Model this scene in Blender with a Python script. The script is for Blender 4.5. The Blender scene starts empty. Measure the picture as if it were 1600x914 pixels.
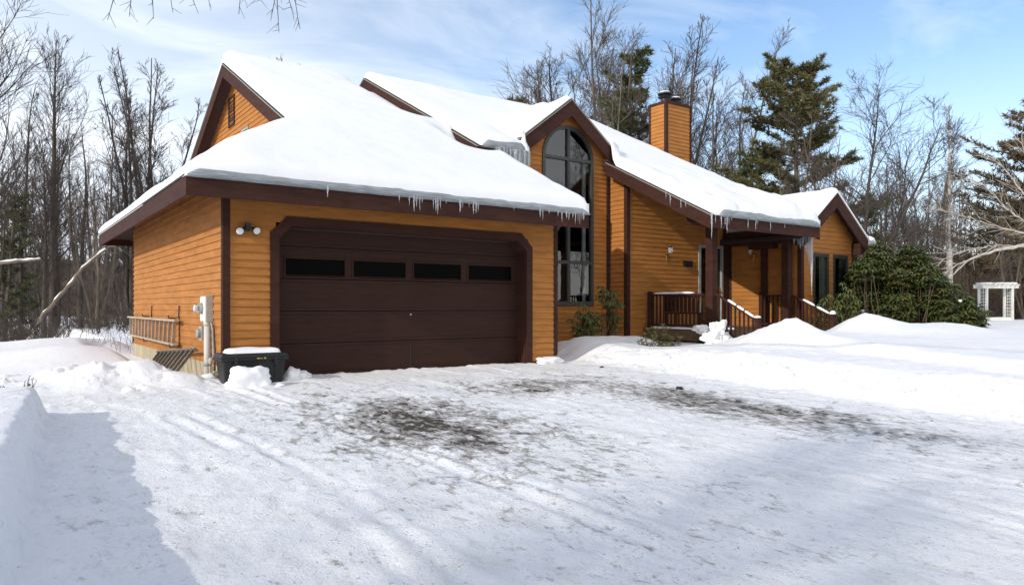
import bpy, math, random
import numpy as np
from mathutils import Vector, Matrix, noise as mnoise
R = math.radians
SC = bpy.context.scene

# ------------------------------------------------------------------ camera
EYE = 1.2                                   # eye height over the garage slab
CA, SA = 0.5810, 0.8139                     # view direction in house axes (x along the garage front, y to the back)
cam = bpy.data.cameras.new("camera"); cam_o = bpy.data.objects.new("camera", cam)
SC.collection.objects.link(cam_o); SC.camera = cam_o
cam_o.location = (0, 0, EYE)
cam_o.rotation_euler = (R(90), 0, -math.atan2(CA, SA))
cam.sensor_width = 36; cam.lens = 1130/1600*36
cam.shift_y = 22/1600
cam.clip_start = 0.1; cam.clip_end = 3000

def at(u, Z, z=0.0, v=None):
    """world point at distance Z along the view for column u of the photo; z or row v fixes the height"""
    t = (u-800)/1130.0
    if v is not None: z = EYE + (479-v)*Z/1130.0
    return Vector((Z*(CA+SA*t), Z*(SA-CA*t), z))

# ------------------------------------------------------------------ light
SUN = Vector((-1.0, -0.16, 0.46)).normalized()          # direction towards the sun
elev = math.asin(SUN.z); azim = math.atan2(SUN.x, SUN.y)
w = bpy.data.worlds.new("World"); SC.world = w; w.use_nodes = True
nt = w.node_tree; nt.nodes.clear()
def N(t, **k):
    n = nt.nodes.new(t)
    for a, b in k.items(): setattr(n, a, b)
    return n
sky = N('ShaderNodeTexSky', sky_type='NISHITA', sun_disc=False)
sky.sun_elevation = elev; sky.sun_rotation = azim
sky.altitude = 200; sky.air_density = 1.0; sky.dust_density = 0.6; sky.ozone_density = 2.0
tc = N('ShaderNodeTexCoord'); mp = N('ShaderNodeMapping'); mp.inputs['Scale'].default_value = (1.0, 1.6, 4.0)
mp.inputs['Rotation'].default_value = (0.1, 0.25, R(25))
n1 = N('ShaderNodeTexNoise'); n1.inputs['Scale'].default_value = 1.7; n1.inputs['Detail'].default_value = 9
n1.inputs['Roughness'].default_value = 0.58; n1.inputs['Distortion'].default_value = 0.9
nt.links.new(tc.outputs['Generated'], mp.inputs['Vector']); nt.links.new(mp.outputs[0], n1.inputs['Vector'])
rp = N('ShaderNodeMapRange'); rp.inputs['From Min'].default_value = 0.47; rp.inputs['From Max'].default_value = 0.72
nt.links.new(n1.outputs['Fac'], rp.inputs['Value'])
# a thin veil of cloud lies over the north-west of the sky
dt = N('ShaderNodeVectorMath', operation='DOT_PRODUCT'); dt.inputs[1].default_value = (-0.35, 0.93, 0.0)
nt.links.new(tc.outputs['Generated'], dt.inputs[0])
r2 = N('ShaderNodeMapRange'); r2.inputs['From Min'].default_value = 0.44; r2.inputs['From Max'].default_value = 0.93
nt.links.new(dt.outputs['Value'], r2.inputs['Value'])
sx = N('ShaderNodeSeparateXYZ'); nt.links.new(tc.outputs['Generated'], sx.inputs[0])
r3 = N('ShaderNodeMapRange'); r3.inputs['From Min'].default_value = 0.30; r3.inputs['From Max'].default_value = 0.0
r3.inputs['To Max'].default_value = 0.55
nt.links.new(sx.outputs['Z'], r3.inputs['Value'])
def mth(op, a, b, clamp=False):
    m = N('ShaderNodeMath', operation=op, use_clamp=clamp)
    for i, q in enumerate((a, b)):
        if isinstance(q, (int, float)): m.inputs[i].default_value = q
        else: nt.links.new(q, m.inputs[i])
    return m.outputs[0]
veil = mth('ADD', mth('MULTIPLY', r2.outputs[0], 0.66), r3.outputs[0])
fac = mth('ADD', veil, mth('MULTIPLY', rp.outputs[0], 0.55), True)
mx = N('ShaderNodeMix', data_type='RGBA')
nt.links.new(fac, mx.inputs['Factor']); nt.links.new(sky.outputs[0], mx.inputs['A'])
mx.inputs['B'].default_value = (5.3, 5.65, 6.15, 1)
d2 = N('ShaderNodeVectorMath', operation='DOT_PRODUCT'); d2.inputs[1].default_value = (-0.25, -0.95, 0.1)  # bright haze added to the sky behind the camera, whitening the fill light
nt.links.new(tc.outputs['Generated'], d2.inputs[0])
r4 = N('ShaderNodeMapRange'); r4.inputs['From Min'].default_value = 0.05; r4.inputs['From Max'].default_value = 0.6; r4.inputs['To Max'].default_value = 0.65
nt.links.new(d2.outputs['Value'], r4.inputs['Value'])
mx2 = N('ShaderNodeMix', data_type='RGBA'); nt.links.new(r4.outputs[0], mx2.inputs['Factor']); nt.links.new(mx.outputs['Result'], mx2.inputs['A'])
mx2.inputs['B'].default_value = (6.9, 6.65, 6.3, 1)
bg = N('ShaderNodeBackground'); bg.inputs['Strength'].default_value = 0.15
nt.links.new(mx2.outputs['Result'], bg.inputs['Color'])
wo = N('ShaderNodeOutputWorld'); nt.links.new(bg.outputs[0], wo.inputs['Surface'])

sl = bpy.data.lights.new("sun", 'SUN'); sl.energy = 2.05; sl.angle = R(0.53); sl.color = (1.0, 0.94, 0.85)
so = bpy.data.objects.new("sun", sl); SC.collection.objects.link(so)
so.rotation_euler = SUN.to_track_quat('Z', 'Y').to_euler()
SC.view_settings.view_transform = 'Standard'; SC.view_settings.look = 'None'
SC.view_settings.exposure = 0.47; SC.view_settings.gamma = 1.0
SC.view_settings.use_curve_mapping = False
SC.cycles.max_bounces = 8; SC.cycles.transparent_max_bounces = 16

# ------------------------------------------------------------------ materials
def mat(name, col, rough=0.6, spec=0.5, bump=0.0, bscale=20, var=0.0, vscale=3, stretch=(1, 1, 1), col2=None, extra=None, metal=0.0):
    m = bpy.data.materials.new(name); m.use_nodes = True
    t = m.node_tree; b = t.nodes['Principled BSDF']
    b.inputs['Base Color'].default_value = (*col, 1); b.inputs['Roughness'].default_value = rough
    b.inputs['Specular IOR Level'].default_value = spec; b.inputs['Metallic'].default_value = metal
    co = t.nodes.new('ShaderNodeTexCoord'); mpp = t.nodes.new('ShaderNodeMapping')
    mpp.inputs['Scale'].default_value = stretch
    t.links.new(co.outputs['Object'], mpp.inputs['Vector'])
    if var > 0 or col2:
        n = t.nodes.new('ShaderNodeTexNoise'); n.inputs['Scale'].default_value = vscale; n.inputs['Detail'].default_value = 7
        n.inputs['Roughness'].default_value = 0.65
        t.links.new(mpp.outputs[0], n.inputs['Vector'])
        cr = t.nodes.new('ShaderNodeValToRGB')
        c2 = col2 or tuple(c*(1-var) for c in col); c1 = col if col2 else tuple(min(1, c*(1+var)) for c in col)
        cr.color_ramp.elements[0].position = 0.3; cr.color_ramp.elements[1].position = 0.7
        cr.color_ramp.elements[0].color = (*c2, 1); cr.color_ramp.elements[1].color = (*c1, 1)
        t.links.new(n.outputs['Fac'], cr.inputs[0]); t.links.new(cr.outputs[0], b.inputs['Base Color'])
    if bump > 0:
        n2 = t.nodes.new('ShaderNodeTexNoise'); n2.inputs['Scale'].default_value = bscale; n2.inputs['Detail'].default_value = 6
        bp = t.nodes.new('ShaderNodeBump'); bp.inputs['Strength'].default_value = bump; bp.inputs['Distance'].default_value = 0.02
        t.links.new(mpp.outputs[0], n2.inputs['Vector']); t.links.new(n2.outputs['Fac'], bp.inputs['Height'])
        t.links.new(bp.outputs[0], b.inputs['Normal'])
    return m
M = {}
M['siding'] = mat('cedar_siding', (0.41, 0.168, 0.041), 0.7, 0.2, 0.35, 30, 0.22, 1.6, (1, 1, 6))
M['trim'] = mat('brown_trim', (0.050, 0.0205, 0.0145), 0.75, 0.15, 0.3, 14, 0.25, 2.0, (1, 1, 4))
M['door'] = mat('garage_door_paint', (0.038, 0.0175, 0.0125), 0.7, 0.15, 0.2, 12, 0.15, 2.0, (1, 1, 8))
M['groove'] = mat('door_groove', (0.03, 0.017, 0.015), 0.7)
M['soffit'] = mat('soffit', (0.055, 0.026, 0.021), 0.8)
M['shingle'] = mat('dark_shingle', (0.035, 0.033, 0.032), 0.9, 0.3, 0.6, 30, 0.3, 6)
M['drip'] = mat('drip_edge', (0.32, 0.30, 0.27), 0.5, 0.4)
M['found'] = mat('concrete', (0.42, 0.36, 0.25), 0.9, 0.3, 0.4, 12, 0.25, 3, (1, 1, .4))
M['frame'] = mat('window_frame', (0.055, 0.055, 0.050), 0.5, 0.4, 0, 1, 0.15, 3)
M['greenframe'] = mat('green_frame', (0.028, 0.036, 0.034), 0.5, 0.4)
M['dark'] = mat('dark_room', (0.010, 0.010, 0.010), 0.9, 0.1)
M['blind'] = mat('curtain_cloth', (0.72, 0.78, 0.70), 0.9, 0.1, 0, 1, 0.4, 3.0, (1, 1, .6))
M['metal'] = mat('galvanised', (0.34, 0.34, 0.32), 0.55, 0.5, 0.1, 30, 0.25, 5)
M['alu'] = mat('old_wood_ladder', (0.42, 0.36, 0.28), 0.8, 0.3, 0.3, 30, 0.25, 6)
M['alu2'] = mat('weathered_ladder', (0.17, 0.155, 0.13), 0.7, 0.4, 0.3, 30, 0.3, 6)
M['white'] = mat('white_paint', (0.74, 0.73, 0.68), 0.6, 0.3, 0.1, 20, 0.12, 3)
M['grey'] = mat('grey_box', (0.40, 0.39, 0.36), 0.55, 0.4, 0, 1, 0.12, 5)
M['pvc'] = mat('pvc_pipe', (0.56, 0.55, 0.51), 0.5, 0.4)
M['black'] = mat('black_plastic', (0.012, 0.013, 0.013), 0.45, 0.4, 0.15, 60, 0.2, 4)
M['iron'] = mat('black_iron', (0.012, 0.011, 0.011), 0.5, 0.5)
M['lens'] = mat('lamp_lens', (0.7, 0.7, 0.68), 0.15, 0.8)
M['brass'] = mat('brass', (0.55, 0.36, 0.12), 0.25, 0.5, metal=1.0)
M['yellow'] = mat('yellow_badge', (0.45, 0.36, 0.04), 0.5)
M['plank'] = mat('wet_planks', (0.13, 0.085, 0.045), 0.75, 0.4, 0.5, 20, 0.45, 3, (1, 1, 8))
M['fdoor'] = mat('front_door_dark', (0.010, 0.018, 0.018), 0.25, 0.5)
M['bark'] = mat('bark', (0.125, 0.100, 0.082), 0.95, 0.2, 0.7, 9, 0.35, 2.5, (1, 1, .35))
M['barkdark'] = mat('bark_dark', (0.085, 0.070, 0.060), 0.95, 0.2, 0.7, 9, 0.35, 2.5, (1, 1, .35))
M['barklight'] = mat('bark_light', (0.17, 0.135, 0.105), 0.9, 0.2, 0.5, 9, 0.35, 2.5, (1, 1, .35))
M['birch'] = mat('birch_bark', (0.66, 0.62, 0.55), 0.8, 0.3, 0.2, 8, 0, 2.2, (1, 1, 3), col2=(0.22, 0.18, 0.15))
M['needle'] = mat('pine_needles', (0.090, 0.105, 0.040), 0.7, 0.3, 0, 1, 0.5, 0.7)
M['needle3'] = mat('pine_needles_olive', (0.125, 0.118, 0.048), 0.8, 0.3, 0, 1, 0.5, 0.5)
M['needle2'] = mat('pine_needles_brownish', (0.145, 0.110, 0.058), 0.8, 0.3, 0, 1, 0.45, 0.6)
M['leaf'] = mat('rhododendron_leaf', (0.060, 0.110, 0.028), 0.5, 0.4, 0, 1, 0, 2.2, col2=(0.125, 0.115, 0.036))
M['leaf2'] = mat('young_leaf', (0.12, 0.13, 0.035), 0.45, 0.5, 0, 1, 0.4, 4)
M['stem'] = mat('stem', (0.10, 0.070, 0.050), 0.9, 0.2)
M['litter'] = mat('forest_floor', (0.11, 0.075, 0.055), 1.0, 0.1, 0, 1, 0.5, 0.6, col2=None)

def snow_mat(name, base=(0.90, 0.90, 0.91), fine=0.35, fs=22, big=0.3, bs=5):
    m = bpy.data.materials.new(name); m.use_nodes = True; t = m.node_tree; b = t.nodes['Principled BSDF']
    b.inputs['Base Color'].default_value = (*base, 1); b.inputs['Roughness'].default_value = 0.7
    b.inputs['Specular IOR Level'].default_value = 0.25
    co = t.nodes.new('ShaderNodeTexCoord')
    n = t.nodes.new('ShaderNodeTexNoise'); n.inputs['Scale'].default_value = fs; n.inputs['Detail'].default_value = 8; n.inputs['Roughness'].default_value = .65
    n2 = t.nodes.new('ShaderNodeTexNoise'); n2.inputs['Scale'].default_value = bs; n2.inputs['Detail'].default_value = 4
    b1 = t.nodes.new('ShaderNodeBump'); b1.inputs['Strength'].default_value = fine; b1.inputs['Distance'].default_value = 0.012
    b2 = t.nodes.new('ShaderNodeBump'); b2.inputs['Strength'].default_value = big; b2.inputs['Distance'].default_value = 0.05
    t.links.new(co.outputs['Object'], n.inputs['Vector']); t.links.new(co.outputs['Object'], n2.inputs['Vector'])
    t.links.new(n.outputs['Fac'], b1.inputs['Height']); t.links.new(n2.outputs['Fac'], b2.inputs['Height'])
    t.links.new(b2.outputs[0], b1.inputs['Normal']); t.links.new(b1.outputs[0], b.inputs['Normal'])
    return m
M['snow'] = snow_mat('snow')
M['roofsnow'] = snow_mat('roof_snow_surface', base=(0.88, 0.885, 0.90), fine=0.3, fs=26, big=0.45, bs=1.8)

def ice_mat(name, col, tr, rough):
    m = mat(name, col, rough, 0.6, 0.5, 25); b = m.node_tree.nodes['Principled BSDF']
    b.inputs['Transmission Weight'].default_value = tr; b.inputs['IOR'].default_value = 1.31
    return m
M['ice'] = ice_mat('ice', (0.90, 0.94, 0.97), 0.75, 0.12)
M['icebank'] = mat('old_layered_ice', (0.42, 0.45, 0.47), 0.4, 0.5, 0.8, 10, 0, 3.5, (1, 1, 14), col2=(0.16, 0.18, 0.19))

def glass_mat():
    m = bpy.data.materials.new('window_glass'); m.use_nodes = True; t = m.node_tree; t.nodes.clear()
    o = t.nodes.new('ShaderNodeOutputMaterial'); mi = t.nodes.new('ShaderNodeMixShader')
    tr = t.nodes.new('ShaderNodeBsdfTransparent'); tr.inputs[0].default_value = (.72, .76, .74, 1)
    g = t.nodes.new('ShaderNodeBsdfGlossy'); g.inputs['Roughness'].default_value = 0.015
    f = t.nodes.new('ShaderNodeFresnel'); f.inputs['IOR'].default_value = 2.1
    n = t.nodes.new('ShaderNodeTexNoise'); n.inputs['Scale'].default_value = 1.6
    co = t.nodes.new('ShaderNodeTexCoord'); bp = t.nodes.new('ShaderNodeBump')
    bp.inputs['Strength'].default_value = 0.05; bp.inputs['Distance'].default_value = 0.03
    t.links.new(co.outputs['Object'], n.inputs['Vector']); t.links.new(n.outputs['Fac'], bp.inputs['Height'])
    t.links.new(bp.outputs[0], g.inputs['Normal'])
    t.links.new(f.outputs[0], mi.inputs[0]); t.links.new(tr.outputs[0], mi.inputs[1]); t.links.new(g.outputs[0], mi.inputs[2])
    t.links.new(mi.outputs[0], o.inputs[0])
    return m
M['glass'] = glass_mat()

# ------------------------------------------------------------------ mesh helpers
class MB:
    def __init__(s): s.v = []; s.f = []
    def add(s, vs, fs):
        o = len(s.v); s.v += [tuple(p) for p in vs]; s.f += [tuple(i+o for i in f) for f in fs]; return s
    def box(s, x0, x1, y0, y1, z0, z1):
        return s.add([(x0,y0,z0),(x1,y0,z0),(x1,y1,z0),(x0,y1,z0),(x0,y0,z1),(x1,y0,z1),(x1,y1,z1),(x0,y1,z1)],
                     [(0,3,2,1),(4,5,6,7),(0,1,5,4),(1,2,6,5),(2,3,7,6),(3,0,4,7)])
    def hexa(s, a, b):      # two quads, bottom and top loops
        return s.add(list(a)+list(b), [(3,2,1,0),(4,5,6,7),(0,1,5,4),(1,2,6,5),(2,3,7,6),(3,0,4,7)])
    def extrude(s, poly, off):   # a closed prism: polygon swept by the vector off
        n = len(poly); off = Vector(off); P = [Vector(p) for p in poly]
        return s.add(P+[p+off for p in P], [tuple(range(n))[::-1], tuple(range(n, 2*n))]+[(i,(i+1)%n,(i+1)%n+n,i+n) for i in range(n)])
    def beam(s, p0, p1, w, h, up=(0,0,1)):
        p0 = Vector(p0); p1 = Vector(p1); d = (p1-p0).normalized(); up = Vector(up)
        r = d.cross(up).normalized()*w/2; u = r.cross(d).normalized()*h/2
        return s.hexa([p0-r-u, p0+r-u, p0+r+u, p0-r+u], [p1-r-u, p1+r-u, p1+r+u, p1-r+u])
    def tube(s, pts, rad, k=6, cap=True):
        n0 = len(s.v); pts = [Vector(p) for p in pts]
        for i, p in enumerate(pts):
            d = (pts[min(i+1, len(pts)-1)]-pts[max(i-1, 0)])
            if d.length < 1e-9: d = Vector((0,0,1))
            d.normalize(); a = Vector((0,0,1)) if abs(d.z) < .9 else Vector((1,0,0))
            e = d.cross(a).normalized(); g = d.cross(e)
            r = rad[i] if hasattr(rad, '__len__') else rad
            for j in range(k):
                q = 2*math.pi*j/k; c = p+e*(r*math.cos(q))+g*(r*math.sin(q)); s.v.append((c.x,c.y,c.z))
        for i in range(len(pts)-1):
            for j in range(k):
                a = n0+i*k+j; b = n0+i*k+(j+1)%k; s.f.append((a, b, b+k, a+k))
        if cap:
            s.f.append(tuple(n0+j for j in range(k))[::-1]); m = n0+(len(pts)-1)*k; s.f.append(tuple(m+j for j in range(k)))
        return s
    def lathe(s, c, prof, k=16, axis='z'):
        c = Vector(c); n0 = len(s.v)
        for (r, h) in prof:
            for j in range(k):
                q = 2*math.pi*j/k
                if axis == 'z': p = c+Vector((r*math.cos(q), r*math.sin(q), h))
                elif axis == 'y': p = c+Vector((r*math.cos(q), -h, r*math.sin(q)))
                else: p = c+Vector((-h, r*math.cos(q), r*math.sin(q)))
                s.v.append(tuple(p))
        for i in range(len(prof)-1):
            for j in range(k):
                a = n0+i*k+j; b = n0+i*k+(j+1)%k; s.f.append((a, b, b+k, a+k))
        s.f.append(tuple(n0+j for j in range(k))[::-1]); m = n0+(len(prof)-1)*k; s.f.append(tuple(m+j for j in range(k)))
        return s
    def build(s, name, m, parent=None, smooth=False, bevel=0, loc=None):
        me = bpy.data.meshes.new(name); me.from_pydata(s.v, [], s.f); me.update()
        me.materials.append(m)
        if smooth: me.shade_smooth()
        o = bpy.data.objects.new(name, me); SC.collection.objects.link(o)
        if bevel:
            b = o.modifiers.new('bevel', 'BEVEL'); b.width = bevel; b.segments = 2; b.limit_method = 'ANGLE'; b.angle_limit = R(40)
        if parent:
            o.parent = parent
            if parent.type == 'EMPTY' or loc is None:
                o.matrix_parent_inverse = Matrix.Translation(-wloc(parent))
        return o
def wloc(o):
    l = Vector(o.location)
    return l if o.parent is None else l
def thing(name, label, cat, loc=(0,0,0), group=None):
    o = bpy.data.objects.new(name, None); SC.collection.objects.link(o); o.location = loc; o.empty_display_size = .3
    o['label'] = label; o['category'] = cat
    if group: o['group'] = group
    return o
def tag(o, label=None, cat=None, group=None, kind=None):
    for k, q in (('label', label), ('category', cat), ('group', group), ('kind', kind)):
        if q: o[k] = q
    return o
def from_np(name, V, F, m, smooth=True):
    me = bpy.data.meshes.new(name); nv = len(V); nf = len(F)
    me.vertices.add(nv); me.vertices.foreach_set('co', np.asarray(V, dtype=np.float32).ravel())
    k = F.shape[1]
    me.loops.add(nf*k); me.loops.foreach_set('vertex_index', F.astype(np.int32).ravel())
    me.polygons.add(nf); me.polygons.foreach_set('loop_start', np.arange(nf, dtype=np.int32)*k)
    me.update(calc_edges=True); me.validate()
    me.materials.append(m)
    if smooth: me.shade_smooth()
    o = bpy.data.objects.new(name, me); SC.collection.objects.link(o); return o

# value noise, vectorised
_rs = np.random.RandomState(7); _T = _rs.rand(256, 256)
def vn(x, y):
    xi = np.floor(x).astype(int); yi = np.floor(y).astype(int); fx = x-xi; fy = y-yi
    fx = fx*fx*fx*(fx*(fx*6-15)+10); fy = fy*fy*fy*(fy*(fy*6-15)+10)
    g = lambda a, b: _T[a & 255, b & 255]
    return (g(xi,yi)*(1-fx)+g(xi+1,yi)*fx)*(1-fy)+(g(xi,yi+1)*(1-fx)+g(xi+1,yi+1)*fx)*fy
def fbm(x, y, o=4, g=.5):
    a = 1; s = 0; t = 0
    for i in range(o):
        s = s+a*vn(x*2**i+17.3*i, y*2**i+9.1*i); t += a; a *= g
    return s/t-.5
def ss(a, b, x):
    t = np.clip((x-a)/(b-a), 0, 1); return t*t*(3-2*t)

# ------------------------------------------------------------------ the ground
def ground_z(x, y):
    x = np.asarray(x, float); y = np.asarray(y, float)
    drive = -0.40+0.40*np.clip((y+1)/12.5, -0.3, 1)
    # driveway surface: scraped, refrozen snow
    dr = drive + 0.020*fbm(x*1.1, y*.5, 4) + 0.010*fbm(x*5+y, y*1.6, 4, .6) + 0.012*fbm(x*17+3, y*9, 3, .6)+.010*np.clip(fbm(x*9+y*2+7, y*2.5, 3, .6)-.05, 0, 1)
    for cx, wd in ((2.0,.16),(3.7,.2),(5.6,.2),(7.4,.2),(8.9,.2)):          # tyre tracks
        c = cx+.25*np.sin(y*.45+cx*2)
        dr = dr-.005*np.exp(-((x-c)/wd)**2)+.004*np.exp(-((np.abs(x-c)-wd*1.7)/.09)**2)
    pl1 = ss(.00, .035, fbm(x*1.5+y*.25+3, y*.75, 5, .6)); pl2 = ss(.02, .05, fbm(x*3.6-y*.3+11, y*1.7, 4, .6))
    dr = dr+.013*pl1+.007*pl2
    for ox, am, fr, ph in ((1.35,.5,.30,0),(1.62,.5,.30,0),(2.9,.35,.22,1),(3.15,.35,.22,1),(5.9,-.5,.27,2),(6.2,-.5,.27,2),(7.3,.4,.35,4)):
        c = ox+am*np.sin(y*fr+ph); e_ = np.abs(x-c)
        tread = (.5+.5*np.sin(y*42+np.sign(x-c)*x*30))*.5+.5
        dr = dr+(-.016*np.exp(-(e_/.05)**2)*tread+.014*np.exp(-((e_-.11)/.035)**2))*ss(-.12,.12,fbm(x*.6+ph, y*.5, 2))
    dr = dr-.012*np.exp(-(((x-3.95)/1.2)**2+((y-7.2)/2.4)**2))-.012*np.exp(-(((x-8.25)/.9)**2+((y-6.5)/3)**2))
    # yard level on the left
    yard = 0.13+0.05*fbm(x*.35, y*.35, 3)+.012*fbm(x*3,y*3,3)
    yard = yard+.30*np.exp(-(((x-1.3)/1.3)**2+((y-16.5)/3.4)**2))+.10*np.exp(-(((x+2)/2.2)**2+((y-19)/2)**2))
    yard = yard+.22*np.exp(-(((x-1.5)/1.8)**2+((y-23.5)/1.4)**2))
    yard = yard-.9*ss(26, 40, y)*(1-ss(24, 34, x))
    wob = .10*fbm(y*.9, x*0+2, 4)+.05*fbm(y*4, x*0+8, 3)
    left_edge = .08+.083*(y-4.85)+wob*.5
    lb = 1-ss(left_edge-.15, left_edge+.03, x+.05*fbm(x*5,y*5,3))                               # left plow bank
    rim = (.07+.012*np.clip(y-4,0,6))*(1-ss(10.5, 12.5, y)) + .03*np.exp(-((x-left_edge+.4)/.3)**2)
    h = dr+(yard+rim-dr)*lb*(1-ss(9.75, 10.15, y+.3*fbm(x*2,y*2,3)+.25*ss(-.3,.5,x)))
    # beyond the end of the bank the yard starts again past a low lumpy ridge
    yb = 12.25+.35*fbm(x*.8, x*0+3, 3)+.02*(x-1.5)**2
    back = ss(yb-.75, yb+.15, y)*(1-ss(2.75, 3.4, x))
    lump = (.16+.22*fbm(x*1.6, y*1.6, 3))*np.exp(-((y-yb-.35)/.55)**2)*ss(.4,1.4,x)*(1-.95*ss(1.9,2.6,x))
    h = h+(yard+lump-h)*back
    # hollow along the garage's left wall
    h = h-(h-(-.10))*ss(1.75, 2.55, x)*ss(11.9, 12.7, y)*(1-ss(22.5,24,y))*(1-ss(3.2,3.3,x))*.9
    # right: banks, the snowed lawn
    re = 10.35+wob*1.6+.10*np.sin(y*.8)
    f1 = ss(re-.15, re+1.15, x)*(1-ss(11.5, 13.0, y)*(1-ss(9.6, 10.6, x)))
    plat = .05+.12*(1-ss(8.5,11,y))+.034*np.clip(y-3.5, -4, 8)*(1-.25*ss(12.8,14,x)*ss(10,11,y))+.09*fbm(x*.6, y*.8, 3)+.045*fbm(x*2.2,y*3,4)+.02*fbm(x*6,y*6,3)
    l2 = 12.15+.33*(y-4.3)+.25*fbm(y*.7, x*0+5, 3)
    f2 = ss(l2-.12, l2+.55, x)*(1-ss(9.3,10.2,y))
    plat = plat+.22*f2*(.8+.2*ss(5,9,y))+.08*ss(24,34,x)
    crest = .16*np.exp(-(((y-12.9)/.55)**2))*ss(10.2, 11.2, x)*(1-ss(13.0,13.9,x))
    plat = plat+crest-.12*ss(13.7, 14.6, y)*ss(9.8,10.2,x)*(1-ss(14.4,15,x))
    h = h+(plat-h)*f1*ss(9.4,10.4,x)
    # shovelled mounds by the steps
    h = h+.47*np.exp(-(np.abs((x-13.75)/.80)**2.1+np.abs((y-9.35)/.75)**2.0))*(1+.45*fbm(x*2.4,y*2.4,4))
    h = h+.05*np.exp(-(((x-12.9)/1.2)**2+((y-10.2)/.8)**2))+.18*np.exp(-(((x-14.2)/.7)**2+((y-10.5)/.45)**2))*(1+fbm(x*4,y*4,3))
    h = h+.44*np.exp(-(((x-17.15)/.95)**2+((y-9.3)/.8)**2))*(1+.4*fbm(x*2.4,y*2.4,4))
    h = h+.24*np.exp(-(((x-19.2)/1.7)**2+((y-8.4)/.9)**2))
    h = h+.17*np.exp(-(((x-16.2)/.6)**2+((y-10.3)/.5)**2))
    rb = fbm(x*2.6, y*2.6, 5, .62); cut = ss(0, .06, rb)*.05+.05*rb
    h = h+cut*(np.exp(-((x-left_edge+.12)/.28)**2)*(y < 10.0)*(y > 1)*.35+np.exp(-((x-re-.45)/.55)**2)*(y < 11.8)*1.15)
    h = h+.10*cut*ss(10.6,11.2,x)+1.1*cut*np.exp(-((y-yb-.1)/.5)**2)*(x > -3)*(x < 2.6)*1.2
    # small plow crumbs
    cr = np.clip(fbm(x*7, y*7, 2)-.17, 0, 1)
    h = h+cr*.35*(np.exp(-((x-re-.05)/.35)**2)*(y<11.5)*(y>2)*.5+np.exp(-((y-12.0)/.4)**2)*(x>1)*(x<3.0)*.3)
    # far away the lawn is nearly level, the woods fall off
    far = ss(45, 90, np.hypot(x, y))
    h = h*(1-far)+far*(.2+.5*fbm(x*.02, y*.02, 2))
    return h
def gz(x, y): return float(ground_z(np.array([x]), np.array([y]))[0])
def axis(lo, hi, step, out_lo, out_hi, g=1.13):
    a = list(np.arange(lo, hi+1e-6, step)); d = step; p = hi
    while p < out_hi: d *= g; p += d; a.append(p)
    d = step; p = lo; b = []
    while p > out_lo: d *= g; p -= d; b.append(p)
    return np.array(b[::-1]+a)
gx = axis(-1.2, 13.0, .04, -900, 900, 1.05); gy = axis(2.6, 13.4, .035, -900, 900, 1.05)
X, Y = np.meshgrid(gx, gy); Zg = ground_z(X, Y)
nx, ny = len(gx), len(gy)
V = np.stack([X.ravel(), Y.ravel(), Zg.ravel()], 1)
i, j = np.meshgrid(np.arange(nx-1), np.arange(ny-1)); a = (j*nx+i).ravel()
F = np.stack([a, a+1, a+1+nx, a+nx], 1)

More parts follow.
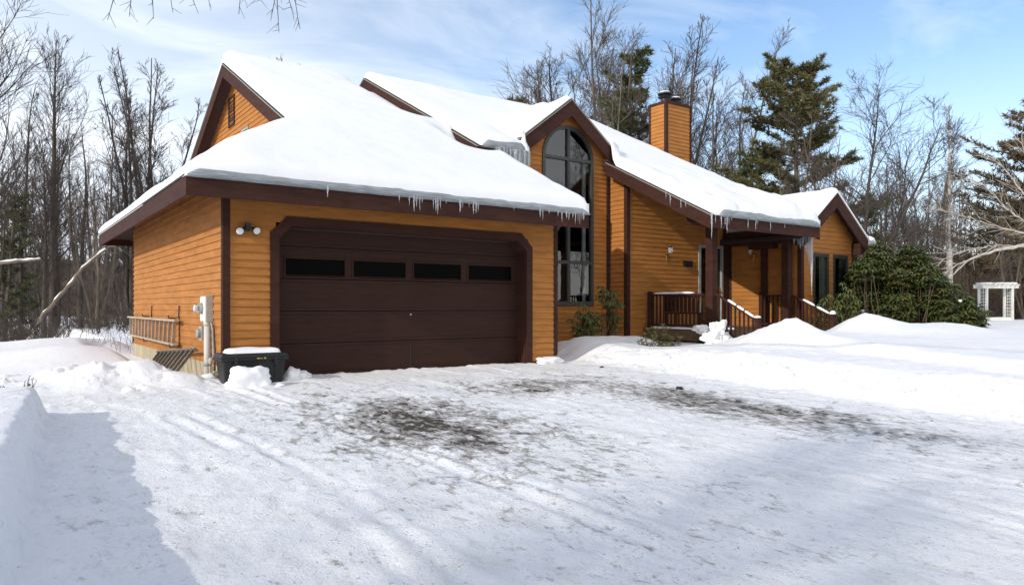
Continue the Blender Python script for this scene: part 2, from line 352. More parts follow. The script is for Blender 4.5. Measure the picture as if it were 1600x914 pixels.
def ground_mat():
    m = bpy.data.materials.new('packed_snow_and_ice'); m.use_nodes = True; t = m.node_tree; b = t.nodes['Principled BSDF']
    L = t.links.new
    def nd(k, **kw):
        n = t.nodes.new(k)
        for q, z in kw.items(): setattr(n, q, z)
        return n
    def mt(op, a_, b_=0.0, c_=None, clamp=False):
        n = nd('ShaderNodeMath', operation=op, use_clamp=clamp)
        for k_, q in enumerate((a_, b_, c_)):
            if q is None: continue
            if isinstance(q, (int, float)): n.inputs[k_].default_value = q
            else: L(q, n.inputs[k_])
        return n.outputs[0]
    def mr(v, a0, a1, b0=0.0, b1=1.0):
        n = nd('ShaderNodeMapRange', interpolation_type='SMOOTHSTEP'); L(v, n.inputs['Value'])
        for k_, q in zip(('From Min','From Max','To Min','To Max'), (a0, a1, b0, b1)): n.inputs[k_].default_value = q
        return n.outputs[0]
    co = nd('ShaderNodeTexCoord'); sp = nd('ShaderNodeSeparateXYZ'); L(co.outputs['Object'], sp.inputs[0])
    x, y = sp.outputs['X'], sp.outputs['Y']
    def noi(scale, st, det=6, rgh=.6, dist=0.0):
        mp_ = nd('ShaderNodeMapping'); mp_.inputs['Scale'].default_value = st; L(co.outputs['Object'], mp_.inputs[0])
        n = nd('ShaderNodeTexNoise'); n.inputs['Scale'].default_value = scale; n.inputs['Detail'].default_value = det
        n.inputs['Roughness'].default_value = rgh; n.inputs['Distortion'].default_value = dist; L(mp_.outputs[0], n.inputs['Vector'])
        return n.outputs['Fac']
    def ell(cx, cy, rx, ry):
        a_ = mt('DIVIDE', mt('SUBTRACT', x, cx), rx); b_ = mt('DIVIDE', mt('SUBTRACT', y, cy), ry)
        d = mt('ADD', mt('MULTIPLY', a_, a_), mt('MULTIPLY', b_, b_))
        return mt('POWER', 2.718, mt('MULTIPLY', d, -1.0))
    streak = noi(1.9, (1.25, 1.0, 1), 13, .74, .6)
    fine = noi(8, (1.5, .8, 1), 12, .75, .3)
    worn = mt('MAXIMUM', ell(3.95, 7.25, 1.35, 2.4), mt('MAXIMUM', ell(8.25, 6.5, .95, 3.4), mt('MULTIPLY', ell(6.9, 9.2, 1.5, 1.0), .8)))
    k = mt('ADD', mt('MULTIPLY', worn, .60), mt('ADD', mt('MULTIPLY', mt('SUBTRACT', streak, .5), 1.7), mt('MULTIPLY', mt('SUBTRACT', fine, .5), 2.1)))
    inx = mt('MULTIPLY', mr(x, -.1, .7), mt('SUBTRACT', 1.0, mr(x, 9.9, 10.5))); iny = mt('SUBTRACT', 1.0, mr(y, 11.2, 12.0))
    ondr = mt('MULTIPLY', inx, iny)
    greyice = mt('MULTIPLY', mr(k, .17, .50), ondr)
    asph = mt('MULTIPLY', mr(k, .50, .66), ondr)
    # sand and grit strewn over the packed snow
    s1 = noi(1.1, (1, 1, 1), 3, .5); s2 = noi(27, (1, .7, 1), 8, .75)
    grit = mt('MULTIPLY', mt('MULTIPLY', mr(s2, .56, .68), mr(s1, .38, .60)), mt('MULTIPLY', ondr, .65))
    s3 = noi(60, (1, .7, 1), 2, .5); speck = mt('MULTIPLY', mr(s3, .70, .76), mt('MULTIPLY', mr(s1, .35, .7), ondr))
    s4 = noi(2.4, (1.6, .7, 1), 6, .6); dirty = mt('MULTIPLY', mr(s4, .50, .72), mt('MULTIPLY', ondr, .30))
    def mixc(f, A, B):
        n = nd('ShaderNodeMix', data_type='RGBA'); L(f, n.inputs['Factor'])
        if isinstance(A, tuple): n.inputs['A'].default_value = (*A, 1)
        else: L(A, n.inputs['A'])
        n.inputs['B'].default_value = (*B, 1); return n.outputs['Result']
    c = mixc(dirty, (.90, .90, .91), (.66, .64, .60))
    s5 = noi(7, (1.2, .8, 1), 12, .78, .4); fleck = mt('MULTIPLY', mr(s5, .50, .66), mt('MULTIPLY', ondr, .55))
    c = mixc(fleck, c, (.66, .65, .63)); c = mixc(grit, c, (.36, .30, .22)); c = mixc(greyice, c, (.40, .38, .35)); c = mixc(asph, c, (.080, .068, .056)); c = mixc(speck, c, (.10, .08, .06))
    # woodland floor far off: brown litter showing through
    L(c, b.inputs['Base Color'])
    rg = mt('SUBTRACT', .72, mt('MULTIPLY', greyice, .38)); L(rg, b.inputs['Roughness'])
    b.inputs['Specular IOR Level'].default_value = .3
    h1 = noi(30, (1.0, .8, 1), 10, .74); h2 = noi(3.6, (1.2, .8, 1), 8, .62)
    vo = nd('ShaderNodeTexVoronoi'); vo.inputs['Scale'].default_value = 21; L(co.outputs['Object'], vo.inputs['Vector'])
    crumb = mt('MULTIPLY', mr(vo.outputs['Distance'], .32, .05), mr(noi(5, (1, 1, 1), 4, .6), .50, .62))
    bp0 = nd('ShaderNodeBump'); bp0.inputs['Distance'].default_value = .03; L(crumb, bp0.inputs['Height']); bp0.inputs['Strength'].default_value = .55
    bp1 = nd('ShaderNodeBump'); bp1.inputs['Distance'].default_value = .022; L(h1, bp1.inputs['Height'])
    L(mt('ADD', .50, mt('MULTIPLY', ondr, .30)), bp1.inputs['Strength'])
    bp2 = nd('ShaderNodeBump'); bp2.inputs['Distance'].default_value = .05; L(h2, bp2.inputs['Height'])
    L(mt('ADD', .25, mt('MULTIPLY', ondr, .25)), bp2.inputs['Strength'])
    L(bp2.outputs[0], bp0.inputs['Normal']); L(bp0.outputs[0], bp1.inputs['Normal']); L(bp1.outputs[0], b.inputs['Normal'])
    return m
M['ground'] = ground_mat()
gr = from_np('ground', V, F, M['ground']); gr['kind'] = 'structure'

# wooded hill behind the house
def hill_z(u_deg, Z): return 0
def hill(name, pts, m):
    """pts: (u, Z, height). a rounded ridge running through the points"""
    P = []; prof = [(-14, -2.5), (-9, .35), (-4, .8), (0, 1.0), (6, .8), (14, 0.2), (20, -2)]
    rows = []
    for k_ in range(len(pts)-1):
        for s_ in range(10):
            f_ = s_/10; rows.append([pts[k_][q]*(1-f_)+pts[k_+1][q]*f_ for q in range(3)])
    rows.append(list(pts[-1]))
    mb = MB()
    for r_, (u, Z, hh) in enumerate(rows):
        for (dz, k_) in prof:
            p = at(u, Z+dz*1.2); zz = hh*k_ if k_ > 0 else k_
            mb.v.append((p.x, p.y, zz+(1.2*mnoise.noise(Vector((p.x*.06, p.y*.06, 1))) if k_ > 0 else 0)))
    n = len(prof)
    for r_ in range(len(rows)-1):
        for k_ in range(n-1):
            a_ = r_*n+k_; mb.f.append((a_, a_+1, a_+1+n, a_+n))
    o = mb.build(name, m, smooth=True); o['kind'] = 'structure'; return o
hill('hill', [(-900, 88, 5.5), (-300, 92, 6.5), (60, 95, 6.8), (300, 98, 5.8), (700, 100, 5.5), (1100, 105, 7), (1400, 105, 9), (1700, 98, 9), (2300, 90, 8)], M['litter'])

# ------------------------------------------------------------------ the house
house = thing('house', 'orange clapboard house with brown trim, attached garage, arched dormer window and snow-covered roofs', 'house', (6, 14, 0))
def P_(mb, name, m, parent=house, **k): return mb.build(name, m, parent, **k)

COURSE = .127
def siding(name, p0, d, n, z0, z1, left, right, holes=(), parent=house, m=None):
    """clapboard wall: p0 origin, d unit along, n unit outward; left(z), right(z) give the wall's edges"""
    mb = MB(); p0 = Vector((p0[0], p0[1], 0)); d = Vector((d[0], d[1], 0)); n = Vector((n[0], n[1], 0))
    up = Vector((0,0,1)); k = int(math.ceil((z1-z0)/COURSE-1e-6)); rnd = random.Random(len(name)+int(z1*100))
    for c in range(k):
        a = z0+c*COURSE; b = min(a+COURSE, z1)
        segs = [(left(a), right(a), left(b), right(b))]; mid = (a+b)/2
        for (h0, h1, hz0, hz1) in holes:
            if hz0 < mid < hz1:
                ns = []
                for (la, ra, lb, rb) in segs:
                    if h1 <= min(la, lb) or h0 >= max(ra, rb): ns.append((la, ra, lb, rb)); continue
                    if h0 > la: ns.append((la, min(ra, h0), lb, min(rb, h0)))
                    if h1 < ra: ns.append((max(la, h1), ra, max(lb, h1), rb))
                segs = ns
        for (la, ra, lb, rb) in segs:
            if ra-la < .01: continue
            if rb < lb: lb = rb = (la+ra)/2
            # butt joints split a long course into boards
            cuts = [0, 1]
            o = .024+rnd.uniform(-.002, .002); i_ = .003
            q = [p0+d*la+n*0+up*a, p0+d*ra+n*0+up*a, p0+d*ra+n*o+up*a, p0+d*la+n*o+up*a,
                 p0+d*lb+n*i_+up*b, p0+d*rb+n*i_+up*b]
            mb.add(q, [(0,1,2,3), (3,2,5,4)])
    # backing board
    pts = []
    for z in (z0, z1): pts += [(left(z), z), (right(z), z)]
    ob = mb.build(name, m or M['siding'], parent)
    return ob
def backing(name, poly, off): MB().extrude(poly, off).build(name, M['dark'], house)

GX0, GX1, GY0, GY1 = 2.97, 9.77, 12.07, 21.35
def const(v): return lambda z: v
# garage front wall
OX0, OX1, OZ = 3.69, 9.12, 2.71
siding('wall', (0, GY0), (1, 0), (0, -1), .06, 3.38, const(GX0+.02), const(GX1), [(OX0+.1, OX1-.1, -1, OZ-.06)])
# garage left wall
siding('wall', (GX0, 0), (0, 1), (-1, 0), .24, 3.40, const(GY0), lambda z: GY1 if z < 3.2 else GY1-.3)
# garage right wall
siding('wall', (GX1, 0), (0, 1), (1, 0), .1, 3.4, const(GY0), const(15.2))
siding('wall', (0, GY1), (1, 0), (0, 1), .24, 3.1, const(GX0), const(9.5))
mb = MB(); mb.box(GX0+.02, GX0+.12, GY0+.1, GY1-.3, -.6, 3.36); mb.box(GX0+.02, OX0+.1, GY0+.012, GY0+.1, -.6, 3.36)
mb.box(OX1-.1, GX1-.02, GY0+.012, GY0+.1, -.6, 3.36); mb.box(OX0+.1, OX1-.1, GY0+.012, GY0+.1, OZ-.05, 3.36)
mb.box(GX1-.12, GX1-.02, GY0+.1, 15.2, -.6, 3.4); mb.box(GX0+.12, 9.6, GY1-.1, GY1-.02, -.6, 3.2)
P_(mb, 'sheathing', M['soffit'])
mb = MB(); mb.box(GX0-.03, GX0+.02, GY0+.06, GY1-.05, -.8, .24)
P_(mb, 'foundation', M['found'])
mb = MB(); mb.box(9.42, GX1+.03, GY0-.07, GY0+.0, -.3, .14); P_(mb, 'foundation', M['found'])
# corner boards
def board(x0, x1, y0, y1, z0, z1, name='corner_board', m=None, bevel=.004): return P_(MB().box(x0, x1, y0, y1, z0, z1), name, m or M['trim'], bevel=bevel)
board(GX0-.032, GX0+.085, GY0-.032, GY0+.0, .06, 3.37); board(GX0-.033, GX0-.0, GY0+.001, GY0+.085, .06, 3.37)
board(GX0-.032, GX0+.0, GY1-.06, GY1+.03, .2, 2.95)
board(GX1-.07, GX1+.032, GY0-.030, GY0+.002, .16, 3.1); board(GX1+.0, GX1+.034, GY0+.004, GY0+.08, .16, 3.2)

# garage door: surround with cut corners
door = thing('garage_door', '', '', (6.4, 12.3, 0)); del door['label']; del door['category']
door.parent = house; door.matrix_parent_inverse = Matrix.Translation(-Vector(house.location))
def poly_frame(mb, outer, inner, y0, y1):
    n = len(outer)
    for k_ in range(n-1):
        a_, b_, c_, d_ = outer[k_], outer[k_+1], inner[k_+1], inner[k_]
        mb.hexa([(q[0], y0, q[1]) for q in (a_, d_, c_, b_)], [(q[0], y1, q[1]) for q in (a_, d_, c_, b_)])
ch = .28
outer = [(OX0, -.05), (OX0, OZ-ch), (OX0+ch, OZ), (OX1-ch, OZ), (OX1, OZ-ch), (OX1, -.05)]
tw = .15; ci = ch-.06
inner = [(OX0+tw, -.05), (OX0+tw, OZ-tw-ci), (OX0+tw+ci, OZ-tw), (OX1-tw-ci, OZ-tw), (OX1-tw, OZ-tw-ci), (OX1-tw, -.05)]
mb = MB(); poly_frame(mb, outer, inner, GY0-.035, GY0+.0)
inner2 = [(p[0]+(.012 if p[0] < 6 else -.012), p[1]-(.012 if p[1] > 0 else 0)) for p in inner]
poly_frame(mb, [(p[0]-(.02 if p[0] < 6 else -.02), p[1]) for p in inner], inner2, GY0+.001, GY0+.34)
mb.build('door_frame', M['trim'], None).parent = door
o = bpy.data.objects['door_frame']; o.matrix_parent_inverse = Matrix.Translation(-Vector(door.location))-Matrix.Translation(Vector((0,0,0))) if False else o.matrix_parent_inverse
DY = GY0+.30
def under(o, parent, ploc):
    o.parent = parent; o.matrix_parent_inverse = Matrix.Translation(-Vector(ploc)); return o
DL = (6.4, 12.3, 0)
under(o, door, DL)
dx0, dx1 = OX0+.12, OX1-.12
mb = MB(); wins = [(4.05, 5.12), (5.29, 6.34), (6.52, 7.57), (7.75, 8.81)]
seams = [0.0, .56, 1.12, 1.68, 2.24, 2.66]
for k_ in range(5):
    z0, z1 = seams[k_]+.006, seams[k_+1]-.006
    if k_ != 3: mb.box(dx0, dx1, DY, DY+.05, z0, z1)
    else:
        xs = [dx0]+[q for wv in wins for q in wv]+[dx1]
        for q in range(0, len(xs), 2): mb.box(xs[q], xs[q+1], DY, DY+.05, z0, z1)
        for (a_, b_) in wins: mb.box(a_, b_, DY, DY+.05, z0, 1.725); mb.box(a_, b_, DY, DY+.05, 2.03, z1)
    # pressed ridges along each section
    for zz in (z0+.05, z1-.06):
        if k_ == 4 and zz > 2.5: continue
        mb.box(dx0+.05, dx1-.05, DY-.006, DY, zz, zz+.012)
under(mb.build('door_panel', M['door'], bevel=.004), door, DL)
under(MB().box(dx0, dx1, DY+.055, DY+.06, 0, 2.66).build('door_backing', M['groove']), door, DL)
under(MB().box(dx0, dx1, DY-.012, DY-.001, 2.535, 2.56).build('weather_seal', M['frame']), door, DL)
under(MB().box(dx0, dx1, DY-.01, DY+.03, -.02, .012).build('bottom_seal', M['black']), door, DL)
for (a_, b_) in wins:
    mb = MB(); y0 = DY-.014; y1 = DY+.002
    mb.box(a_-.03, b_+.03, y0, y1, 2.03, 2.06); mb.box(a_-.03, b_+.03, y0, y1, 1.695, 1.725)
    mb.box(a_-.03, a_, y0, y1, 1.7251, 2.0299); mb.box(b_, b_+.03, y0, y1, 1.7251, 2.0299)
    wo_ = under(mb.build('door_window', M['door'], bevel=.003), door, DL)
    under(MB().box(a_, b_, DY+.02, DY+.028, 1.725, 2.03).build('pane', mat('garage_glass', (.003,.003,.003), .25, .03)), door, DL)
under(MB().lathe((6.45, DY, 1.05), [(.02, 0), (.02, .012), (.012, .02)], 12, 'y').build('lock', M['metal']), door, DL)
under(MB().box(6.44, 6.452, DY-.008, DY, .03, .5).build('panel_strip', M['groove']), door, DL)

# ---- roofs
PG = lambda x, y: 3.12+.5*(y-11.3)            # garage front slope
GR_Y = 20.75; GR_Z = PG(0, GR_Y)
PM = lambda x, y: 3.41+.5*(y-11.35)           # main front slope
MR_Y = 21.3; MR_Z = PM(0, MR_Y)
SKS = .62; EX = 2.28
def slab(name, poly, th=.07, parent=house):
    o = MB().extrude(poly, (0, 0, -th)).build(name, M['shingle'], parent)
    s = MB().extrude([Vector(p)-Vector((0,0,th+.004)) for p in poly], (0, 0, -.05)).build('soffit', M['soffit'], parent)
    return o
SKZ = 3.12+SKS*(5.45-EX); SKY = 11.3+(SKZ-3.12)/.5; BY = 22.1
slab('roof', [(EX,11.3,3.12), (9.95,11.3,3.12), (9.95,SKY,SKZ), (5.45,SKY,SKZ)])
slab('roof', [(EX,11.3,3.12), (5.45,SKY,SKZ), (5.45,BY-3.9,SKZ), (EX,BY,3.12)])
slab('roof', [(5.1,SKY,SKZ), (9.95,SKY,SKZ), (9.95,GR_Y,GR_Z), (5.1,GR_Y,GR_Z)])
slab('roof', [(5.1,GR_Y,GR_Z), (9.95,GR_Y,GR_Z), (9.95,25.6,GR_Z-.5*(25.6-GR_Y)), (5.1,25.6,GR_Z-.5*(25.6-GR_Y))])
slab('roof', [(EX,BY,3.12), (5.45,BY-3.9,SKZ), (9.4,BY-3.9,SKZ), (9.4,BY,3.12)])
def fascia(p0, p1, n, h, name='fascia', drop=.02, t=.04, m=None, strip=True, parent=house):
    p0 = Vector(p0); p1 = Vector(p1); n = Vector(n).normalized(); up = Vector((0,0,1))
    a0, a1 = p0-up*drop, p1-up*drop
    o = MB().hexa([a0, a1, a1+n*t, a0+n*t][::-1] if False else [a0-up*h, a1-up*h, a1-up*h+n*t, a0-up*h+n*t], [a0, a1, a1+n*t, a0+n*t]).build(name, m or M['trim'], parent, bevel=.004)
    if strip:
        b0, b1 = p0+up*(.006-drop), p1+up*(.006-drop)
        MB().hexa([b0, b1, b1+n*(t+.018), b0+n*(t+.018)], [b0+up*.022, b1+up*.022, b1+up*.022+n*(t+.018), b0+up*.022+n*(t+.018)]).build('drip_edge', M['shingle' if strip == 2 else 'drip'], parent)
        c0, c1 = p0+up*.011, p1+up*.011
        if strip != 2: MB().hexa([c0-n*.05, c1-n*.05, c1+n*(t+.012), c0+n*(t+.012)], [c0-n*.05+up*.020, c1-n*.05+up*.020, c1+n*(t+.012)+up*.020, c0+n*(t+.012)+up*.020]).build('shingle_edge', M['shingle'], parent)
    return o
# garage eaves
fascia((EX-.04,11.3,3.12), (9.95,11.3,3.12), (0,-1,0), .285, strip=2); fascia((EX,11.3,3.12), (EX,BY,3.12), (-1,0,0), .285, strip=2)
fascia((9.95,11.26,3.12), (9.95,15.1,PG(0,15.1)), (1,0,0), .285)
MB().box(EX+.01, 9.4, BY-.02, BY+.02, 2.84, 3.1).build('fascia', M['trim'], house)
# upper gable of the garage
fascia((5.1,GR_Y,GR_Z), (5.1,SKY-.25,PG(0,SKY-.25)), (-1,0,0), .34); fascia((5.1,GR_Y,GR_Z), (5.1,25.6,GR_Z-.5*(25.6-GR_Y)), (-1,0,0), .34)
siding('wall', (5.45, 0), (0, 1), (-1, 0), 4.6, GR_Z-.12, lambda z: max(SKY-.6, GR_Y-(GR_Z-.12-z)/.5), lambda z: min(25.2, GR_Y+(GR_Z-.12-z)/.5))
MB().extrude([(5.47, SKY-.5, 4.6), (5.47, 25.2, 4.6), (5.47, 25.2, PG(0,16.3)-.2), (5.47, GR_Y, GR_Z-.14)], (.06, 0, 0)).build('sheathing', M['soffit'], house)
MB().box(5.5, 9.9, 25.1, 25.18, 0, 5.3).build('sheathing', M['soffit'], house)
MB().box(5.5, 5.56, 21.3, 25.18, 0, 4.62).build('sheathing', M['soffit'], house)
siding('wall', (5.5, 0), (0, 1), (-1, 0), .24, 4.6, const(21.4), const(25.2))
# louvred vent and little gable window
vent = MB().box(5.40, 5.44, 20.92, 20.97, 6.28, 7.12).box(5.40, 5.44, 21.47, 21.52, 6.28, 7.12).box(5.40, 5.44, 20.9701, 21.4699, 6.28, 6.33).box(5.40, 5.44, 20.9701, 21.4699, 7.07, 7.12).build('vent', M['trim'], house)
mb = MB()
for k_ in range(8): zz = 6.35+k_*.09; mb.hexa([(5.405,20.97,zz-.02),(5.405,21.47,zz-.02),(5.45,21.47,zz+.05),(5.45,20.97,zz+.05)], [(5.405,20.97,zz-.008),(5.405,21.47,zz-.008),(5.45,21.47,zz+.062),(5.45,20.97,zz+.062)])
mb.build('vent_louvre', M['groove'], house)
mb = MB().box(5.40, 5.435, 19.55, 20.2, 5.9, 5.96).box(5.40, 5.435, 19.55, 19.61, 5.2, 5.8999).box(5.40, 5.435, 20.14, 20.2, 5.2, 5.8999)
mb.build('window_frame', M['metal'], house); MB().box(5.415, 5.43, 19.61, 20.14, 5.2, 5.9).build('pane', mat('attic_glass', (.05,.06,.06), .05, .8), house)

# ---- main roof with the dormer over the tall window
DX0, DX1, DXC, DYF, DZE, DZA = 10.95, 14.3, 12.63, 14.95, 5.50, 6.77
DS = (DZA-DZE)/(DXC-DX0)
slab('roof', [(9.5,14.7,PM(0,14.7)), (10.97,14.7,PM(0,14.7)), (10.97,MR_Y,MR_Z), (9.5,MR_Y,MR_Z)])
slab('roof', [(13.98,11.35,3.41), (18.48,11.35,3.41), (18.48,MR_Y,MR_Z), (13.98,MR_Y,MR_Z)])
slab('roof', [(10.97,16.2,PM(0,16.2)), (13.98,16.2,PM(0,16.2)), (13.98,MR_Y,MR_Z), (10.97,MR_Y,MR_Z)])
slab('roof', [(9.5,MR_Y,MR_Z), (18.48,MR_Y,MR_Z), (18.48,30.5,MR_Z-.5*(30.5-MR_Y)), (9.5,30.5,MR_Z-.5*(30.5-MR_Y))])
slab('dormer_roof', [(DX0,DYF,DZE), (DXC,DYF,DZA), (DXC,18.1,DZA), (DX0,15.6,DZE)])
slab('dormer_roof', [(DXC,DYF,DZA), (DX1,DYF,DZE), (DX1,15.6,DZE), (DXC,18.1,DZA)])
fascia((DXC,DYF,DZA), (DX0,DYF,DZE), (0,-1,0), .42); fascia((DXC,DYF,DZA), (DX1,DYF,DZE), (0,-1,0), .42)
fascia((DX0,DYF-.04,DZE), (DX0,15.7,DZE), (-1,0,0), .40); fascia((DX1,DYF-.04,DZE), (DX1,15.3,DZE), (1,0,0), .40)
fascia((9.5,MR_Y,MR_Z), (9.5,14.7,PM(0,14.7)), (-1,0,0), .36)
fascia((9.5,14.7,PM(0,14.7)), (10.95,14.7,PM(0,14.7)), (0,-1,0), .30, strip=2)
fascia((9.5,MR_Y,MR_Z), (9.5,30.5,MR_Z-.5*(30.5-MR_Y)), (-1,0,0), .36)
fascia((13.98,15.0,PM(0,15.0)), (13.98,11.31,PM(0,11.31)), (-1,0,0), .33)
fascia((13.94,11.35,3.41), (18.48,11.35,3.41), (0,-1,0), .30, strip=2)
fascia((18.48,11.31,3.39), (18.48,MR_Y,MR_Z), (1,0,0), .33)
# bay wall
BYW = 15.2
WX0, WX1, WZ0, WZS = 11.85, 13.60, 1.29, 5.22; WXC = (WX0+WX1)/2; WR = (WX1-WX0)/2
def arch_hole():
    hs = [(WX0, WX1, WZ0, WZS)]
    z = .12
    zz = WZS
    while zz < WZS+WR:
        c0 = .12+math.floor((zz-.12)/COURSE+1e-6)*COURSE; mid = c0+COURSE/2
        if mid > WZS and mid < WZS+WR:
            hw = math.sqrt(max(0, WR**2-(mid-WZS)**2)); hs.append((WXC-hw, WXC+hw, c0, c0+COURSE))
        zz += COURSE
    return hs
gl = lambda z: 9.77 if z < 5.0 else max(DX0+.05, DXC-(DZA-.15-z)/DS)
grr = lambda z: 14.28 if z < 5.3 else min(14.28, DXC+(DZA-.15-z)/DS)
siding('wall', (0, BYW), (1, 0), (0, -1), .12, DZA-.2, gl, grr, arch_hole())
# sheathing round the window, and the dark stair hall behind it
mb = MB(); mb.box(9.8, WX0, BYW+.012, BYW+.1, -.4, 5.0); mb.box(WX1, 14.26, BYW+.012, BYW+.1, -.4, 5.0); mb.box(WX0, WX1, BYW+.012, BYW+.1, -.4, WZ0)
P_(mb, 'sheathing', M['soffit'])
mb = MB(); k_ = 14
arc = [(WXC-WR*math.cos(math.pi*q/k_), WZS+WR*math.sin(math.pi*q/k_)) for q in range(k_+1)]
outl = [(DX0+.1, 5.0), (DX0+.12, 5.35), (11.6, 5.86), (12.1, 6.24), (DXC, 6.60), (13.2, 6.2), (13.7, 5.82), (14.2, 5.44), (14.26, 5.0)]
def lerp_poly(P, f):
    seg = []; tot = 0
    for a_, b_ in zip(P, P[1:]): l = math.hypot(b_[0]-a_[0], b_[1]-a_[1]); seg.append(l); tot += l
    f *= tot
    for (a_, b_), l in zip(zip(P, P[1:]), seg):
        if f <= l+1e-9: q = f/l; return (a_[0]*(1-q)+b_[0]*q, a_[1]*(1-q)+b_[1]*q)
        f -= l
    return P[-1]
oo = [lerp_poly(outl, q/k_) for q in range(k_+1)]
for q in range(k_):
    a_, b_, c_, d_ = arc[q], arc[q+1], oo[q+1], oo[q]
    mb.hexa([(p[0], BYW+.013, p[1]) for p in (a_, b_, c_, d_)], [(p[0], BYW+.1, p[1]) for p in (a_, b_, c_, d_)])
P_(mb, 'sheathing', M['soffit'])
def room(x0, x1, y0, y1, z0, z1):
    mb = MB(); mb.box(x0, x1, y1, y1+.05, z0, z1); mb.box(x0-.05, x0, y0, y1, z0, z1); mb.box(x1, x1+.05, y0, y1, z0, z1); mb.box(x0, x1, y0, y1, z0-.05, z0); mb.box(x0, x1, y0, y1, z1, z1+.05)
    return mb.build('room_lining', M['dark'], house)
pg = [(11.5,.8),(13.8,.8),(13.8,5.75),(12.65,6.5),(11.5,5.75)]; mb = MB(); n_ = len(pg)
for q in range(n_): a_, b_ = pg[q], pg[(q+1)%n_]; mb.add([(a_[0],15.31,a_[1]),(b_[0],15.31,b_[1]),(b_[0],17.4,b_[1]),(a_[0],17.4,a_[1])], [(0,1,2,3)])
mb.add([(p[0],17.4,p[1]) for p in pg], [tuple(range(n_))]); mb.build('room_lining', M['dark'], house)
# the tall window
tw_ = MB(); fw = .062; fy0, fy1 = BYW-.05, BYW+.06
tw_.box(WX0-.03, WX0+fw, fy0, fy1, WZ0, WZS); tw_.box(WX1-fw, WX1+.03, fy0, fy1, WZ0, WZS); tw_.box(WX0-.03, WX1+.03, fy0-.01, fy1, WZ0-.07, WZ0+.05)
for zz in (2.41, 3.79, WZS): tw_.box(WX0+fw, WX1-fw, fy0+.006, fy1, zz-.042, zz+.042)
tw_.box(WXC-.045, WXC-.006, fy0+.002, fy1-.002, WZ0+.05, WZS+WR-.06); tw_.box(WXC+.006, WXC+.045, fy0+.002, fy1-.002, WZ0+.05, WZS+WR-.06)
for q in range(24):
    a0, a1 = math.pi*q/24, math.pi*(q+1)/24
    pt = lambda r_, a_: (WXC-r_*math.cos(a_), WZS+r_*math.sin(a_))
    A = [pt(WR-fw, a0), pt(WR-fw, a1), pt(WR+.03, a1), pt(WR+.03, a0)]
    tw_.hexa([(p[0], fy0, p[1]) for p in A], [(p[0], fy1, p[1]) for p in A])
wf = tw_.build('window', M['frame'], house)
def child(o, p): o.parent = p; o.matrix_parent_inverse = p.matrix_parent_inverse.inverted() if False else Matrix.Identity(4); return o
gp = MB()
gp.v = [(WX0+.02, BYW+.01, WZ0), (WX1-.02, BYW+.01, WZ0)]+[(WXC+(WR-.02)*math.cos(math.pi*q/24), BYW+.01, WZS+(WR-.02)*math.sin(math.pi*q/24)) for q in range(25)]
gp.f = [tuple(range(len(gp.v)))]
child(gp.build('pane', M['glass']), wf)
child(MB().box(13.38, 13.5, BYW+.15, BYW+.2, 1.3, 5.2).build('curtain', M['blind']), wf)
child(MB().beam((12.95, 16.2, 3.3), (13.95, 16.0, 4.6), .1, .22).build('diagonal_bar', M['blind']), wf)  # pale diagonal bar behind the glass

# corner between bay and porch wall, porch walls
PX = 14.28; PY = 14.5; WLX = 18.7; WY = 12.0
siding('wall', (PX, 0), (0, 1), (-1, 0), .12, 5.15, const(PY), const(BYW-.02))
siding('wall', (0, PY), (1, 0), (0, -1), .12, 4.9, const(PX), const(WLX), [(17.28, 18.36, 0, 3.0)])
siding('wall', (WLX, 0), (0, 1), (-1, 0), .12, 4.4, lambda z: WY if z < 3.5 else min(PY, max(WY, 11.35+(z+.2-3.41)/.5)), const(PY))
P_(MB().box(PX+.01, PX+.1, PY+.1, BYW, -.3, 5.1).box(PX+.01, 17.28, PY+.01, PY+.1, -.3, 4.9).box(18.36, WLX+.1, PY+.01, PY+.1, -.3, 4.9).box(17.28, 18.36, PY+.01, PY+.1, 3.02, 4.9).box(WLX+.015, WLX+.1, WY+.1, PY, -.3, 3.6), 'sheathing', M['soffit'])
board(PX-.035, PX+.09, PY-.035, PY-.003, .1, 4.85); board(PX-.036, PX-.003, PY+.0, PY+.09, .1, 4.9)
board(14.14, 14.275, BYW-.05, BYW-.0, .1, 5.12)
board(WLX-.034, WLX+.1, WY-.034, WY-.003, .1, 3.3); board(WLX-.035, WLX-.003, WY+.0, WY+.1, .1, 3.35)
board(WLX-.03, WLX-.003, PY-.12, PY-.02, .5, 4.3)
board(11.0, 11.12, BYW-.045, BYW-.0, 3.6, 5.3)
P_(MB().box(9.85, 14.26, BYW-.035, BYW-.0, -.3, .10), 'foundation', mat('green_flashing', (.035,.075,.06), .8))
# main body behind, so nothing shows through
P_(MB().box(9.6, 9.7, 15.2, 30, -.3, 5.1).box(18.35, 18.45, 14.6, 30, -.3, 4.5).box(9.6, 18.4, 29.9, 30, -.3, 4.3), 'sheathing', M['siding'])
MB().extrude([(18.40, 14.5, 4.4), (18.40, 29, 4.4), (18.40, MR_Y, MR_Z-.2)], (-.06, 0, 0)).build('gable_wall', M['siding'], house)
MB().extrude([(9.6, 15.2, 4.9), (9.6, 29, 4.4), (9.6, MR_Y, MR_Z-.2)], (.06, 0, 0)).build('gable_wall', M['siding'], house)

